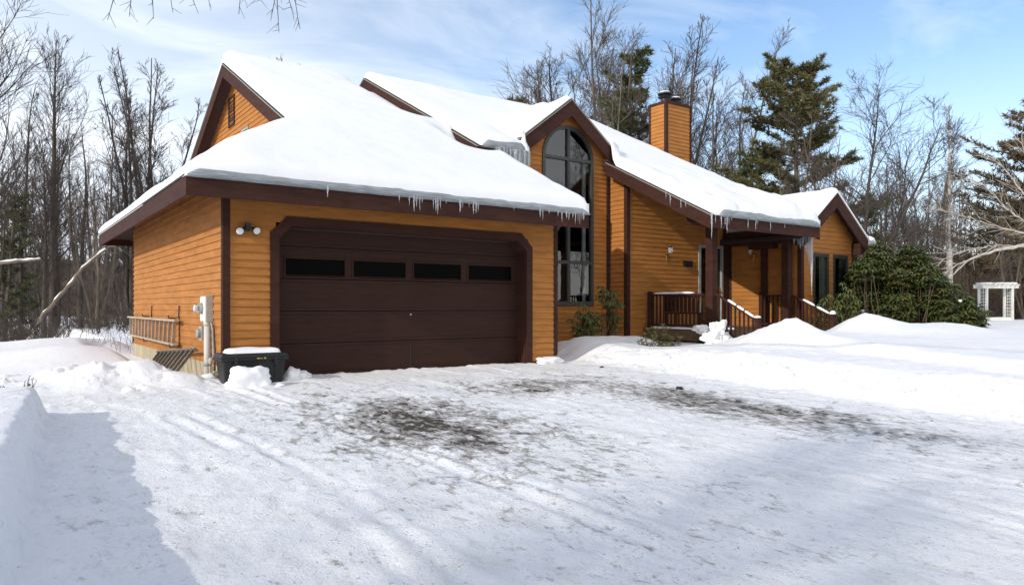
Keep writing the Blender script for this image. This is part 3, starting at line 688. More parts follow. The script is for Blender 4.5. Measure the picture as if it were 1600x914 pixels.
# ---- wing with the two windows
WAX, WAZ, WE0, WE1, WEZ, WFY = 19.98, 4.53, 18.25, 21.66, 3.26, 11.7
WS = (WAZ-WEZ)/(WE1-WAX)
slab('wing_roof', [(WE0,WFY,WAZ-WS*(WAX-WE0)), (WAX,WFY,WAZ), (WAX,22,WAZ), (WE0,22,WAZ-WS*(WAX-WE0))])
slab('wing_roof', [(WAX,WFY,WAZ), (WE1,WFY,WEZ), (WE1,22,WEZ), (WAX,22,WAZ)])
fascia((WAX,WFY,WAZ), (WE0+.25,WFY,WAZ-WS*(WAX-WE0-.25)), (0,-1,0), .42); fascia((WAX,WFY,WAZ), (WE1,WFY,WEZ), (0,-1,0), .42)
fascia((WE1,WFY-.04,WEZ), (WE1,22,WEZ), (1,0,0), .25)
WR1 = 21.4
winw = [(19.31, 20.04), (20.35, 21.08)]
siding('wall', (0, WY), (1, 0), (0, -1), .12, WAZ-.12, lambda z: max(WLX, WAX-(WAZ-.1-z)/WS), lambda z: min(WR1, WAX+(WAZ-.1-z)/WS), [(a_, b_, 1.14, 2.71) for a_, b_ in winw])
siding('wall', (WR1, 0), (0, 1), (1, 0), .12, 3.3, const(WY), const(22))
board(WR1-.08, WR1+.03, WY-.034, WY-.003, .1, 3.1)
mb = MB(); xs = [WLX+.02, 19.31, 20.04, 20.35, 21.08, WR1-.02]
for q in (0, 2, 4): mb.box(xs[q], xs[q+1], WY+.012, WY+.1, -.3, 3.3)
for q in (1, 3): mb.box(xs[q], xs[q+1], WY+.012, WY+.1, -.3, 1.14); mb.box(xs[q], xs[q+1], WY+.012, WY+.1, 2.71, 3.3)
mb.extrude([(WLX+.05, WY+.012, 3.31), (WR1-.02, WY+.012, 3.31), (WAX, WY+.012, WAZ-.16)], (0, .08, 0)); mb.box(WR1-.1, WR1-.02, WY+.1, 22, -.3, 3.3)
P_(mb, 'sheathing', M['soffit'])
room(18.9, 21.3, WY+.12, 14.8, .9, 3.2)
for (a_, b_) in winw:
    mb = MB(); f_ = .055; y0, y1 = WY-.035, WY+.05
    mb.box(a_-.03, a_+f_, y0, y1, 1.14, 2.71); mb.box(b_-f_, b_+.03, y0, y1, 1.14, 2.71); mb.box(a_+f_, b_-f_, y0, y1, 2.655, 2.71); mb.box(a_+f_, b_-f_, y0, y1, 1.14, 1.2)
    mb.box(a_-.035, b_+.035, y0-.01, y1, 2.7105, 2.75); mb.box(a_-.035, b_+.035, y0-.02, y1, 1.09, 1.1395)
    wf = mb.build('window', M['greenframe'], house, bevel=.003)
    child(MB().add([(a_+f_,WY,1.2),(b_-f_,WY,1.2),(b_-f_,WY,2.655),(a_+f_,WY,2.655)], [(0,1,2,3)]).build('pane', M['glass']), wf)
    mb = MB(); n_ = 9; x_ = a_+.36
    for q in range(n_): mb.box(x_+q*.035, x_+q*.035+.03, WY+.03+.02*(q % 2), WY+.04+.02*(q % 2), 1.15, 2.7)
    child(mb.build('curtain', M['blind']), wf)

# ---- chimney
CX0, CX1, CY0, CY1, CZ = 18.62, 19.85, 17.03, 17.8, 8.2
chm = MB().box(CX0+.02, CX1-.02, CY0+.02, CY1-.02, 0, CZ-.02).build('chimney', M['trim'], house)
def cs(*a_, **k_): o = siding(*a_, **k_); o.name = 'chimney_siding'; child(o, chm); return o
cs('chimney_siding', (0, CY0), (1, 0), (0, -1), 5.0, CZ-.03, const(CX0), const(CX1), parent=None)
cs('chimney_siding', (CX0, 0), (0, 1), (-1, 0), 5.0, CZ-.03, const(CY0), const(CY1), parent=None)
cs('chimney_siding', (CX1, 0), (0, 1), (1, 0), 1.0, CZ-.03, const(CY0), const(CY1), parent=None)
for (x0, x1, y0, y1) in ((CX0-.03,CX0+.07,CY0-.03,CY0-.002), (CX0-.031,CX0-.002,CY0,CY0+.07), (CX0-.03,CX0-.002,CY1-.08,CY1), (CX1-.06,CX1+.03,CY0-.03,CY0-.002), (CX1+.002,CX1+.031,CY0,CY0+.08)):
    child(MB().box(x0, x1, y0, y1, 4.8, CZ-.04).build('corner_board', M['trim']), chm)
child(MB().box(CX0-.04, CX1+.04, CY0-.04, CY1+.04, CZ-.06, CZ+.03).build('chimney_cap', M['trim'], bevel=.004), chm)
child(MB().box(CX0+.05, CX1-.05, CY0+.05, CY1-.05, CZ+.03, CZ+.05).build('snow_patch', M['roofsnow']), chm)
for (fx, hh, r_) in ((18.95, .20, .24), (19.5, .10, .22)):
    mb = MB().lathe((fx, 17.4, CZ+.03), [(.13, 0), (.13, hh), (r_-.03, hh+.01), (r_, hh+.03), (r_-.03, hh+.05), (.12, hh+.055), (.12, hh+.12), (r_, hh+.13), (r_, hh+.16), (.12, hh+.20), (.02, hh+.21)], 20)
    child(mb.build('flue_cap', M['iron']), chm)
    child(MB().lathe((fx, 17.4, CZ+.03+hh+.2), [(r_*.8, 0), (r_*.7, .03), (.05, .045)], 16).build('snow_cap', M['roofsnow'], smooth=True), chm)

# ---- porch
def cut_post(x, y, z1, s=.22):
    mb = MB().box(x, x+s, y, y+s, .55, z1).box(x-.025, x+s+.025, y-.025, y+s+.025, .55, .80).box(x-.012, x+s+.012, y-.012, y+s+.012, .80, .83)
    return P_(mb, 'porch_post', M['trim'], bevel=.006)
cut_post(15.0, 12.15, 3.30); cut_post(18.3, 12.15, 3.30)
P_(MB().box(18.5, 18.64, 13.05, 13.2, .6, 3.3), 'porch_post', M['trim'], bevel=.005)
P_(MB().box(14.34, 18.95, 12.10, 12.42, 3.29, 3.60), 'porch_beam', M['trim'], bevel=.006)
P_(MB().box(18.32, 18.62, 12.42, 14.4, 3.05, 3.45), 'porch_beam', M['trim'], bevel=.006)
P_(MB().box(18.55, 18.74, 11.75, 12.1, 2.95, 3.35), 'porch_beam', M['trim'], bevel=.006)
P_(MB().box(18.3, 18.62, 12.7, 13.5, 2.9, 3.05), 'porch_beam', M['trim'], bevel=.006)
# wing and bay corner blocks
P_(MB().box(21.38, 21.62, 11.72, 12.05, 2.78, 3.12), 'eave_return', M['trim'], bevel=.004)
P_(MB().box(13.98, 14.27, 14.92, 15.15, 5.02, 5.14), 'eave_return', M['trim'], bevel=.004)
deck = MB()
for q in range(19): deck.box(14.9+q*.2, 14.9+q*.2+.19, 12.1, 14.46, .56, .60)
deck = P_(deck, 'deck', M['plank'], bevel=.003)
P_(MB().box(14.86, 14.90, 12.06, 14.44, .30, .555).box(14.9, 18.6, 12.06, 12.1, .30, .555).box(14.95, 15.05, 12.15, 12.25, -.2, .3).box(14.95, 15.05, 13.6, 13.7, -.2, .3), 'deck_frame', M['plank'], bevel=.004)
st = MB()
for q in range(3): st.box(15.2, 18.3, 11.77-q*.29, 12.06-q*.29, .42-q*.16, .46-q*.16); st.box(15.2, 18.3, 12.04-q*.29, 12.06-q*.29, .26-q*.16, .42-q*.16)
P_(st, 'stairs', M['plank'])
def newel(x, y, z0, z1, s=.11):
    return P_(MB().box(x, x+s, y, y+s, z0, z1).box(x-.015, x+s+.015, y-.015, y+s+.015, z1, z1+.03).hexa([(x-.01,y-.01,z1+.03),(x+s+.01,y-.01,z1+.03),(x+s+.01,y+s+.01,z1+.03),(x-.01,y+s+.01,z1+.03)], [(x+.03,y+.03,z1+.07),(x+s-.03,y+.03,z1+.07),(x+s-.03,y+s-.03,z1+.07),(x+.03,y+s-.03,z1+.07)]), 'newel_post', M['trim'], bevel=.003)
def railing(p0, p1, z0a, z0b, hgt=.88, n=None, step=.13, low=.09):
    p0 = Vector(p0); p1 = Vector(p1); L_ = math.hypot(p1.x-p0.x, p1.y-p0.y); n = n or int(L_/step)
    a_ = Vector((p0.x, p0.y, z0a)); b_ = Vector((p1.x, p1.y, z0b)); up = Vector((0,0,1))
    r_ = P_(MB().beam(a_+up*hgt, b_+up*hgt, .085, .045), 'railing', M['trim'], bevel=.004)
    child(MB().beam(a_+up*low, b_+up*low, .04, .07).build('bottom_rail', M['trim']), r_)
    for q in range(n):
        f_ = (q+.5)/n; c = a_.lerp(b_, f_)
        child(MB().box(c.x-.018, c.x+.018, c.y-.018, c.y+.018, c.z+low-.02, c.z+hgt-.02).build('baluster', M['trim']), r_)
    return r_
newel(14.93, 14.25, .6, 1.56)
railing((14.985, 12.40), (14.985, 14.25), .6, .6, .92)
newel(15.12, 10.86, -.1, .86); newel(18.43, 10.86, -.1, .93)
railing((15.17, 12.15), (15.17, 10.98), .62, -.02, .90)
railing((18.5, 12.15), (18.5, 10.98), .62, .05, .90)
newel(18.42, 13.1, .6, 1.56)
railing((18.47, 12.40), (18.47, 13.1), .6, .6, .92)

# ---- front door with storm door, lamps, number plaque
fd = MB().box(17.34, 18.30, PY+.02, PY+.06, .62, 2.98).build('front_door', M['fdoor'], house)
child(MB().box(17.24, 17.34, PY-.045, PY+.03, .6, 3.06).box(18.30, 18.38, PY-.045, PY+.03, .6, 3.06).box(17.3401, 18.2999, PY-.045, PY+.03, 2.98, 3.06).build('door_frame', M['metal'], bevel=.003), fd)
child(MB().box(17.44, 18.20, PY+.008, PY+.016, .8, 2.9).build('pane', M['glass']), fd)
child(MB().box(18.22, 18.25, PY-.02, PY+.018, 1.55, 1.8).box(18.2, 18.27, PY-.07, PY-.02, 1.64, 1.67).build('handle', M['brass']), fd)
board(18.39, 18.66, PY-.04, PY-.003, .5, 4.3, 'door_trim')
def wall_lamp(x, y, z, ax):
    d = Vector((0,-1,0)) if ax == 'y' else Vector((-1,0,0)); c = Vector((x, y, z))
    b_ = MB().lathe(c, [(.055, 0), (.055, .02), (.02, .03)], 14, ax).tube([c+d*.02, c+d*.12+Vector((0,0,-.05)), c+d*.17+Vector((0,0,.0)), c+d*.17+Vector((0,0,.06))], .010, 8)
    b_.tube([c+Vector((0,0,-.2))+d*.02, c+Vector((0,0,.12))+d*.02], .012, 8)
    e = c+d*.17; b_.lathe(e+Vector((0,0,.04)), [(.03,0),(.055,.015),(.05,.02)], 12).lathe(e+Vector((0,0,.22)), [(.075,0),(.05,.03),(.02,.05),(.018,.09),(.004,.11)], 12)
    l_ = P_(b_, 'wall_lamp', M['brass'])
    child(MB().lathe(e+Vector((0,0,.06)), [(.045,0),(.07,.06),(.07,.12),(.06,.16)], 12).build('lamp_shade', M['ice']), l_)
wall_lamp(15.83, PY-.02, 2.68, 'y'); wall_lamp(WLX-.02, 13.57, 2.72, 'x')
P_(MB().box(16.58, 16.96, PY-.05, PY-.02, 2.38, 2.56), 'name_board', M['iron'], bevel=.02)
# twin floodlight beside the garage door
fl = P_(MB().lathe((3.31, GY0-.02, 2.47), [(.055, 0), (.055, .03), (.03, .04)], 14, 'y').tube([(3.31,GY0-.05,2.47),(3.20,GY0-.10,2.45)], .018).tube([(3.31,GY0-.05,2.47),(3.42,GY0-.10,2.47)], .018).box(3.28,3.36,GY0-.1,GY0-.04,2.45,2.55), 'floodlight', M['iron'])
for (fx, fz) in ((3.18, 2.41), (3.44, 2.43)):
    d = Vector((.15 if fx > 3.3 else -.25, -1, -.35)).normalized(); c = Vector((fx, GY0-.12, fz))
    child(MB().tube([c-d*.09, c-d*.05, c, c+d*.02], [.025,.05,.065,.066], 18).build('floodlight_head', M['iron'], smooth=False), fl)
    child(MB().tube([c+d*.02, c+d*.028, c+d*.04], [.058,.056,.03], 18).build('lens', M['lens']), fl)

# ------------------------------------------------------------------ snow on the roofs
def snowfield(name, label, x0, x1, y0, y1, roofz, edges, T, r=.28, step=.07, mask=None, blur=5, seed=0, minT=.3):
    nx_ = int(round((x1-x0)/step))+1; ny_ = int(round((y1-y0)/step))+1
    xs = np.linspace(x0, x1, nx_); ys = np.linspace(y0, y1, ny_); X_, Y_ = np.meshgrid(xs, ys)
    rz = roofz(X_, Y_); B = rz.copy()
    for _ in range(blur*4):
        Q = np.pad(B, 1, mode='edge'); B = (Q[:-2,1:-1]+Q[2:,1:-1]+Q[1:-1,:-2]+Q[1:-1,2:]+4*Q[1:-1,1:-1])/8
    base = np.maximum(rz, B)
    D = np.full(X_.shape, 1e9)
    for (ax, ay, bx, by) in edges:
        l2 = (bx-ax)**2+(by-ay)**2; t_ = np.clip(((X_-ax)*(bx-ax)+(Y_-ay)*(by-ay))/l2, 0, 1)
        D = np.minimum(D, np.hypot(X_-ax-t_*(bx-ax), Y_-ay-t_*(by-ay)))
    q = np.clip(D/r, 0, 1); prof = minT+(1-minT)*np.sqrt(1-(1-q)**2)
    TT = T(X_, Y_) if callable(T) else T
    th = TT*prof*(1+.22*fbm(X_*.45+seed, Y_*.45, 2)+.10*fbm(X_*1.3+seed, Y_*2.2, 3)+.05*fbm(X_*4+seed, Y_*4, 3))
    top = base*1.0+th
    soft = top.copy()
    for _ in range(8):
        Q = np.pad(soft, 1, mode='edge'); soft = (Q[:-2,1:-1]+Q[2:,1:-1]+Q[1:-1,:-2]+Q[1:-1,2:]+4*Q[1:-1,1:-1])/8
    ww = np.clip((D-.25)/.3, 0, 1); top = top*(1-ww)+soft*ww
    cell = np.ones((ny_-1, nx_-1), bool)
    if mask is not None: cell = mask((X_[:-1,:-1]+X_[1:,1:])/2, (Y_[:-1,:-1]+Y_[1:,1:])/2)
    idx = np.arange(nx_*ny_).reshape(ny_, nx_)
    # overhanging lip on the side walls: boundary vertices drop to the roof
    Vt = np.stack([X_, Y_, top], -1).reshape(-1, 3); Vb = np.stack([X_, Y_, np.maximum(rz, top-th-.02)+.004], -1).reshape(-1, 3)
    V_ = np.concatenate([Vt, Vb]); n0 = nx_*ny_
    F_ = []
    jj, ii = np.nonzero(cell)
    A_ = idx[jj, ii]; F_.append(np.stack([A_, A_+1, A_+1+nx_, A_+nx_], 1))
    pc = np.pad(cell, 1)
    for (dj, di, e) in ((-1,0,(0,1)), (1,0,(nx_+1,nx_)), (0,-1,(nx_,0)), (0,1,(1,nx_+1))):
        nb = pc[1+dj:1+dj+cell.shape[0], 1+di:1+di+cell.shape[1]]
        jj, ii = np.nonzero(cell & ~nb); A_ = idx[jj, ii]
        F_.append(np.stack([A_+e[1], A_+e[0], A_+e[0]+n0, A_+e[1]+n0], 1))
    F_ = np.concatenate(F_); used = np.unique(F_); rem = np.zeros(len(V_), int); rem[used] = np.arange(len(used))
    o = from_np(name, V_[used], rem[F_], M['roofsnow'])
    return tag(o, label, 'snow')
gsy = SKY
def garage_rz(x, y):
    f_ = 3.12+.5*(y-11.3); b_ = GR_Z-.5*(y-GR_Y); s_ = 3.12+SKS*(x-EX); bh = 3.12+SKS*(BY-y)*1.0
    low = np.minimum(np.minimum(f_, s_), bh+0*x)
    up = np.minimum(f_, b_)
    return np.where(x < 5.04, np.where(y < SKY-.3, np.minimum(f_, s_), low), up)
def garage_T(x, y):
    t_ = .36+.05*ss(13, 17, y)
    t_ = t_-.42*ss(8.3, 9.3, x)*ss(16.4, 17.4, y)
    t_ = t_-.46*ss(8.7, 9.4, x)*ss(14.1, 14.6, y)*(1-ss(15.5, 16.1, y))
    t_ = t_-.16*ss(3.2, 2.3, x)*1.0
    return np.maximum(t_, .02)
gm = lambda x, y: ((x > 5.1) & (y > 0) & ~((x > 9.48) & (y > 15.0))) | (y < SKY-.22)
snowfield('roof_snow', 'deep smooth snow blanket on the garage roof', EX-.05, 9.98, 11.24, GR_Y+1.2, garage_rz,
          [(EX-.05,11.24,9.98,11.24), (EX-.05,11.24,EX-.05,22), (9.98,11.24,9.98,15.0), (5.1,SKY-.22,5.1,23)], garage_T, r=.30, mask=gm, blur=2, seed=3, minT=.55)
def skirt_rz(x, y): return np.minimum(np.minimum(3.12+SKS*(x-EX), 3.12+SKS*(BY-y)), 9)
snowfield('roof_snow', 'snow on the low skirt roof under the left gable wall', EX-.05, 5.4, SKY-.24, BY, skirt_rz,
          [(EX-.05,SKY-.6,EX-.05,BY)], .24, r=.3, blur=1, seed=5, minT=.45)
def main_rz(x, y):
    m_ = np.minimum(PM(0, y), MR_Z-.5*(y-MR_Y)); d_ = DZA-DS*np.abs(x-DXC)
    d_ = np.where((x > DX0-.01) & (x < DX1+.01) & (y > DYF-.09), d_, -9)
    return np.maximum(m_, d_)
mm = lambda x, y: ((x < 10.97) & (y > 14.66) & (x > 9.50)) | ((x >= 10.97) & (x <= 14.28) & (y > 14.99)) | (x > 14.02)
def main_T(x, y):
    t_ = .27-.10*ss(14.6, 13.9, x)*ss(10.5, 11, x)*(y < 16)
    t_ = t_+.10*ss(13.5, 12.2, y)*ss(14.8, 15.6, x)*(1+1.4*fbm(x*1.8, y*1.8, 3))
    t_ = t_+(.26*fbm(x*1.5+4, y*1.5, 4)+.10*ss(.0,.10,fbm(x*1.1+8, y*1.6, 3)))*ss(15.2, 13, y)*(x > 14.3)
    return t_
snowfield('roof_snow', 'snow over the main roof, the arched dormer and the porch', 9.46, 18.5, 11.29, MR_Y+1.2, main_rz,
          [(9.5,14.66,9.5,23), (9.5,14.66,10.95,14.66), (10.95,14.99,14.30,14.99), (14.0,11.29,14.0,14.99), (13.96,11.29,18.5,11.29), (18.5,11.29,18.5,22.5)],
          main_T, r=.24, mask=mm, blur=3, seed=11, minT=.35)
def wing_rz(x, y): return WAZ-WS*np.abs(x-WAX)
wm = lambda x, y: (x > 18.52) | (y > 11.7)
snowfield('roof_snow', 'snow on the small gable roof of the wing with two windows', 18.54, 21.7, 11.64, 21.9, wing_rz,
          [(18.5,11.64,21.7,11.64), (21.7,11.64,21.7,22)], .19, r=.22, blur=2, seed=21, minT=.35)

# compact grey ice under the eave snow
def ice_band(p0, p1, n, h, d):
    p0 = Vector(p0); p1 = Vector(p1); n = Vector(n); L_ = (p1-p0).length; k_ = int(L_/.06); mb = MB(); rows = []
    prof = [(-.02, .0), (.035, .0), (.055, .3), (.045, .65), (.0, 1.0), (-.12, 1.15)]
    for q in range(k_+1):
        f_ = q/k_; c = p0.lerp(p1, f_); e = min(1, min(f_, 1-f_)*L_/.25+.35)
        for (o_, z_) in prof:
            w_ = .015*mnoise.noise(c*5+Vector((0,0,z_*3)))
            p = c+n*(o_*d/.05*e+w_)+Vector((0,0,h*z_*e*(1+.25*mnoise.noise(c*1.1)))); mb.v.append(tuple(p))
    m_ = len(prof)
    for q in range(k_):
        for s_ in range(m_-1): a_ = q*m_+s_; mb.f.append((a_, a_+m_, a_+m_+1, a_+1))
    return mb.build('ice_band', M['icebank'], house, smooth=True)
ice_band((EX-.03,11.245,3.085), (9.99,11.245,3.085), (0,-1,0), .13, .045)
ice_band((14.2,11.295,3.375), (18.5,11.295,3.375), (0,-1,0), .17, .05)
ice_band((9.6,14.66,PM(0,14.66)), (10.95,14.7,PM(0,14.66)), (0,-1,0), .22, .07)
rng = random.Random(5)
def icicle(x, y, z, l, r_=.014):
    n_ = 5; pts = []; rd = []
    for q in range(n_+1):
        f_ = q/n_; pts.append((x+rng.uniform(-.004,.004), y+rng.uniform(-.004,.004), z+.02-(l+.02)*f_)); rd.append(max(.0015, r_*(1-f_)**.8*(1+rng.uniform(-.2,.2))))
    MB().tube(pts, rd, 7).build('icicle', M['ice'], house, smooth=True)
def along(u, y): t_ = (u-800)/1130; return y*(CA+SA*t_)/(SA-CA*t_)
for u, l in ((512,.16),(624,.12),(640,.16),(647,.26),(651,.18),(656,.22),(660,.13),(677,.24),(681,.30),(684,.34),(688,.22),(697,.10),(719,.20),(723,.13),(733,.10),(740,.22),(744,.24),(747,.16),(803,.10),(844,.18),(848,.22),(858,.10),(872,.12),(878,.26),(885,.16),(889,.18),(895,.16),(899,.28),(903,.22),(906,.26),(909,.18),(912,.16)):
    icicle(along(u, 11.21), 11.21, 3.12, l*rng.uniform(.8,1.15), rng.uniform(.010,.026))
for u, l in ((1112,.62),(1118,.22),(1127,.34),(1133,.25),(1136,.42),(1139,.24),(1143,.12),(1169,.28),(1181,.30),(1184,.16),(1204,.28),(1226,.16),(1240,.10)):
    icicle(along(u, 11.28), 11.28, 3.42, l, .026 if l > .4 else .018)
for y, l in ((12.25,.22),(12.1,.12),(12.6,.28),(12.75,.16)): icicle(13.93, y, PM(0, y), l, .02)
for q in range(30):
    x = 9.95+q*.034+rng.uniform(-.01,.01); icicle(x, 14.62+rng.uniform(-.03,.03), PM(0,14.66)+.02, rng.uniform(.2,.55) if q < 16 else rng.uniform(.75,1.2), .055 if q > 15 else .03)
for x, l in ((14.34,.55), (14.38,.2)): icicle(x, 14.9, 5.12, l, .03)
# frozen run-off at the wing's corners
for q in range(9): icicle(18.50+.02*(q % 3), 11.55+.09*q, 3.42-.0*q, (1.9,1.1,.8,.55,.6,.5,.45,.4,.4)[q], (.06,.09,.1,.1,.1,.1,.09,.08,.07)[q])
for q in range(4): icicle(21.74+.02*q, 11.8+.12*q, 3.2, (.9,.5,.4,.3)[q], .06)

# ------------------------------------------------------------------ trees
HOLD = {}
def rv(rnd, s=1.0): return Vector((rnd.gauss(0, s), rnd.gauss(0, s), rnd.gauss(0, s)))
def grow(mb, rnd, p, d, L_, r0, r1, segs, wob, up, k=4):
    pts = [p.copy()]; rad = [r0]; d = d.normalized(); dirs = [d.copy()]
    for q in range(segs):
        d = (d+rv(rnd, wob)+Vector((0,0,up))).normalized(); p = p+d*(L_/segs); f_ = (q+1)/segs
        pts.append(p.copy()); rad.append(r0*(1-f_)+r1*f_); dirs.append(d.copy())
    mb.tube(pts, rad, k, cap=False); return pts, rad, dirs
def sample(pts, rad, dirs, f_):
    x_ = f_*(len(pts)-1); i_ = min(int(x_), len(pts)-2); g_ = x_-i_
    return pts[i_].lerp(pts[i_+1], g_), rad[i_]*(1-g_)+rad[i_+1]*g_, dirs[i_+1]
def outdir(rnd, d, ang):
    a_ = Vector((1,0,0)) if abs(d.x) < .8 else Vector((0,1,0)); e = d.cross(a_).normalized(); g = d.cross(e); q = rnd.uniform(0, 2*math.pi)
    return (d*math.cos(ang)+(e*math.cos(q)+g*math.sin(q))*math.sin(ang)).normalized()
def make_bare(seed, h, nl=30, n2=8, n3=5, start=.25, ang=42, stems=1, spread=1.0, up=.10, tw=.014, wob=.07, rbase=None, lean=None, barkm='bark', droop=0, name='bare_tree', crook=1.0, ll=.33):
    rnd = random.Random(seed); T_ = MB(); C_ = MB(); rb = rbase or h*.0105
    for s_ in range(stems):
        hh = h*(1 if s_ == 0 else rnd.uniform(.72, .97)); d = Vector((0,0,1))
        if stems > 1: a_ = 2*math.pi*s_/stems+rnd.uniform(-.4,.4); d = Vector((math.cos(a_)*.14*spread, math.sin(a_)*.14*spread, 1)).normalized()
        if lean: d = Vector((lean[0], lean[1], 1)).normalized()
        rr = rb/math.sqrt(stems)*1.1
        p0 = Vector((0,0,-.3))
        pts, rad, dirs = grow(T_, rnd, p0, d, hh+.3, rr*1.15, tw, 12, .035*crook, .03, 8)
        for q in range(nl//stems if stems > 1 else nl):
            f_ = start+(1-start)*.97*(q+rnd.random())/(nl//stems if stems > 1 else nl); f_ = min(.985, f_)
            p, r_, dd = sample(pts, rad, dirs, f_)
            L1 = hh*ll*spread*(1.0-f_*.93)**.6*(.5+.5*min(1, f_/.4))*rnd.uniform(.55, 1.2)
            d1 = outdir(rnd, dd, R(ang*rnd.uniform(.7, 1.2)*(1.1-.35*f_)))
            c1 = grow(C_, rnd, p, d1, L1, max(tw*.8, min(r_*.6, L1*.0095)), tw*.5, 7, wob*.9*crook, up-droop, 4)
            for q2 in range(max(5, int(n2*1.45*min(1.5, L1/(h*.12))))):
                g_ = rnd.uniform(.12, .97); p2, r2_, d2 = sample(*c1, g_); L2 = L1*rnd.uniform(.28, .6)*(1.2-g_*.7)
                c2 = grow(C_, rnd, p2, outdir(rnd, d2, R(rnd.uniform(22, 48))), L2, max(tw*.55, r2_*.5), tw*.42, 4, wob*1.1*crook, up*.7-droop, 3)
                for q3 in range(n3):
                    p3, r3_, d3 = sample(*c2, rnd.uniform(.15, 1)); L3 = L2*rnd.uniform(.3, .65)
                    grow(C_, rnd, p3, outdir(rnd, d3, R(rnd.uniform(18, 42))), L3, tw*.5, tw*.3, 2, wob, up*.4-droop, 3)
    root = bpy.data.objects.new(name, None); SC.collection.objects.link(root)
    t_ = T_.build('trunk', M[barkm], None, smooth=True); c_ = C_.build('branches', M[barkm], None)
    t_.parent = root; c_.parent = root; HOLD[root.name] = (t_, c_); return root
used_proto = set()
def put(proto, pos, scale=1.0, rz=0.0, label='', cat='tree', group=None, name=None, tilt=None, zscale=None):
    kids = [c for c in proto.children]
    if proto.name not in used_proto:
        used_proto.add(proto.name); r_ = proto
    else:
        r_ = proto.copy(); SC.collection.objects.link(r_)
        for c in kids: k_ = c.copy(); SC.collection.objects.link(k_); k_.parent = r_
    if name: r_.name = name
    r_.location = pos; r_.scale = (scale, scale, zscale or scale); r_.rotation_euler = (tilt[0] if tilt else 0, tilt[1] if tilt else 0, rz)
    tag(r_, label, cat, group); return r_
def leafy(mb, rnd, c, d, L_, wd, droop=0.0, fold=.25):
    """one elongated leaf: a folded kite of four faces"""
    d = d.normalized(); s_ = d.cross(Vector((0,0,1)))
    if s_.length < .05: s_ = Vector((1,0,0))
    s_.normalize(); n_ = s_.cross(d); m_ = c+d*L_*.5+n_*(.02*L_)-Vector((0,0,droop*L_*.12)); e = c+d*L_-Vector((0,0,droop*L_*.4))
    mb.add([c, m_-s_*wd+n_*wd*fold, m_, m_+s_*wd+n_*wd*fold, e], [(0,1,2), (0,2,3), (1,4,2), (2,4,3)])
def make_pine(seed, h, wid, start=.12, tiers=22, dens=1.0, needle='needle', gap=.0, name='pine_tree', nsz=.34, taper=1.0, top_bare=.0, nt=7):
    rnd = random.Random(seed); T_ = MB(); C_ = MB(); F_ = MB()
    pts, rad, dirs = grow(T_, rnd, Vector((0,0,-.3)), Vector((0,0,1)), h+.3, h*.014, .03, 10, .015, .02, 8)
    for q in range(tiers):
        f_ = start+(1-start)*(q+rnd.uniform(-.2,.2))/tiers; f_ = max(.05, min(.98, f_))
        p, r_, dd = sample(pts, rad, dirs, f_)
        shape = (1-f_)**taper*1.0+.10
        if f_ < .35: shape *= .75+.25*f_/.35
        for b_ in range(rnd.randint(4, 6)):
            if rnd.random() < gap: continue
            a_ = rnd.uniform(0, 2*math.pi); L1 = wid*shape*rnd.uniform(.35, 1.25)*(1+.35*math.sin(a_*2+f_*9+seed))
            d1 = Vector((math.cos(a_), math.sin(a_), .10+.55*f_))
            c1 = grow(C_, rnd, p, d1, L1, max(.02, L1*.016), .012, 6, .06, .03, 4)
            nb = int((4+L1*3.2)*dens)
            for q2 in range(nb):
                g_ = rnd.uniform(.22, 1); p2, r2, d2 = sample(*c1, g_); side = d2.cross(Vector((0,0,1))).normalized()*rnd.choice((-1,1))
                L2 = max(.5, L1*.42)*rnd.uniform(.4, 1)*(1.25-g_); dd2 = (d2*.7+side*rnd.uniform(.3,1)+Vector((0,0,rnd.uniform(-.15,.55)))).normalized()
                e2 = p2+dd2*max(.15, L2); C_.tube([p2, e2], [.014, .008], 3, cap=False)
                nn_ = max(1, int(L2/.35))
                for t_ in range(nn_+1):
                    c = p2.lerp(e2, (t_+.6)/(nn_+.6))
                    for w_ in range(nt):
                        dn = (dd2*.5+rv(rnd, .55)+Vector((0,0,.22))).normalized(); s_ = dn.cross(rv(rnd)).normalized()*nsz*.085
                        e = c+dn*nsz*rnd.uniform(.55, 1.1); F_.add([c-s_, c+s_, e], [(0,1,2)])
    root = bpy.data.objects.new(name, None); SC.collection.objects.link(root)
    for mb, n_, m_ in ((T_, 'trunk', 'bark'), (C_, 'branches', 'bark'), (F_, 'foliage', needle)): o = mb.build(n_, M[m_], None); o.parent = root
    return root

tall = make_bare(1, 18, nl=40, n2=6, n3=5, start=.22, ang=40, rbase=.19, name='bare_tree', barkm='barkdark', tw=.017)
upr = make_bare(2, 17, nl=60, n2=8, n3=5, stems=4, start=.12, ang=30, spread=.8, up=.10, barkm='barkdark', tw=.017)
slim = make_bare(3, 15, nl=26, n2=5, n3=3, start=.35, ang=36, spread=.6, barkm='barkdark', rbase=.11, tw=.015)
slim2 = make_bare(14, 14, nl=22, n2=5, n3=3, start=.3, ang=44, spread=.7, barkm='barkdark', rbase=.13, tw=.015, crook=1.6)
fan = make_bare(4, 17, nl=84, n2=9, n3=5, stems=5, start=.15, ang=38, spread=1.15, ll=.34, up=.07, barkm='bark', tw=.016, rbase=.26)
spreadt = make_bare(5, 13, nl=45, n2=8, n3=5, stems=3, start=.22, ang=46, spread=1.7, up=.05, wob=.11, barkm='barkdark', rbase=.22, tw=.015, crook=1.8)
pale = make_bare(6, 13, nl=40, n2=6, n3=3, stems=3, start=.15, ang=38, spread=.9, up=.10, barkm='barklight', tw=.013, rbase=.17, crook=1.5)
birch = make_bare(7, 12.5, nl=56, n2=7, n3=5, start=.30, ang=34, spread=.62, up=.09, barkm='birch', tw=.012, rbase=.15, name='birch_tree', crook=1.3)
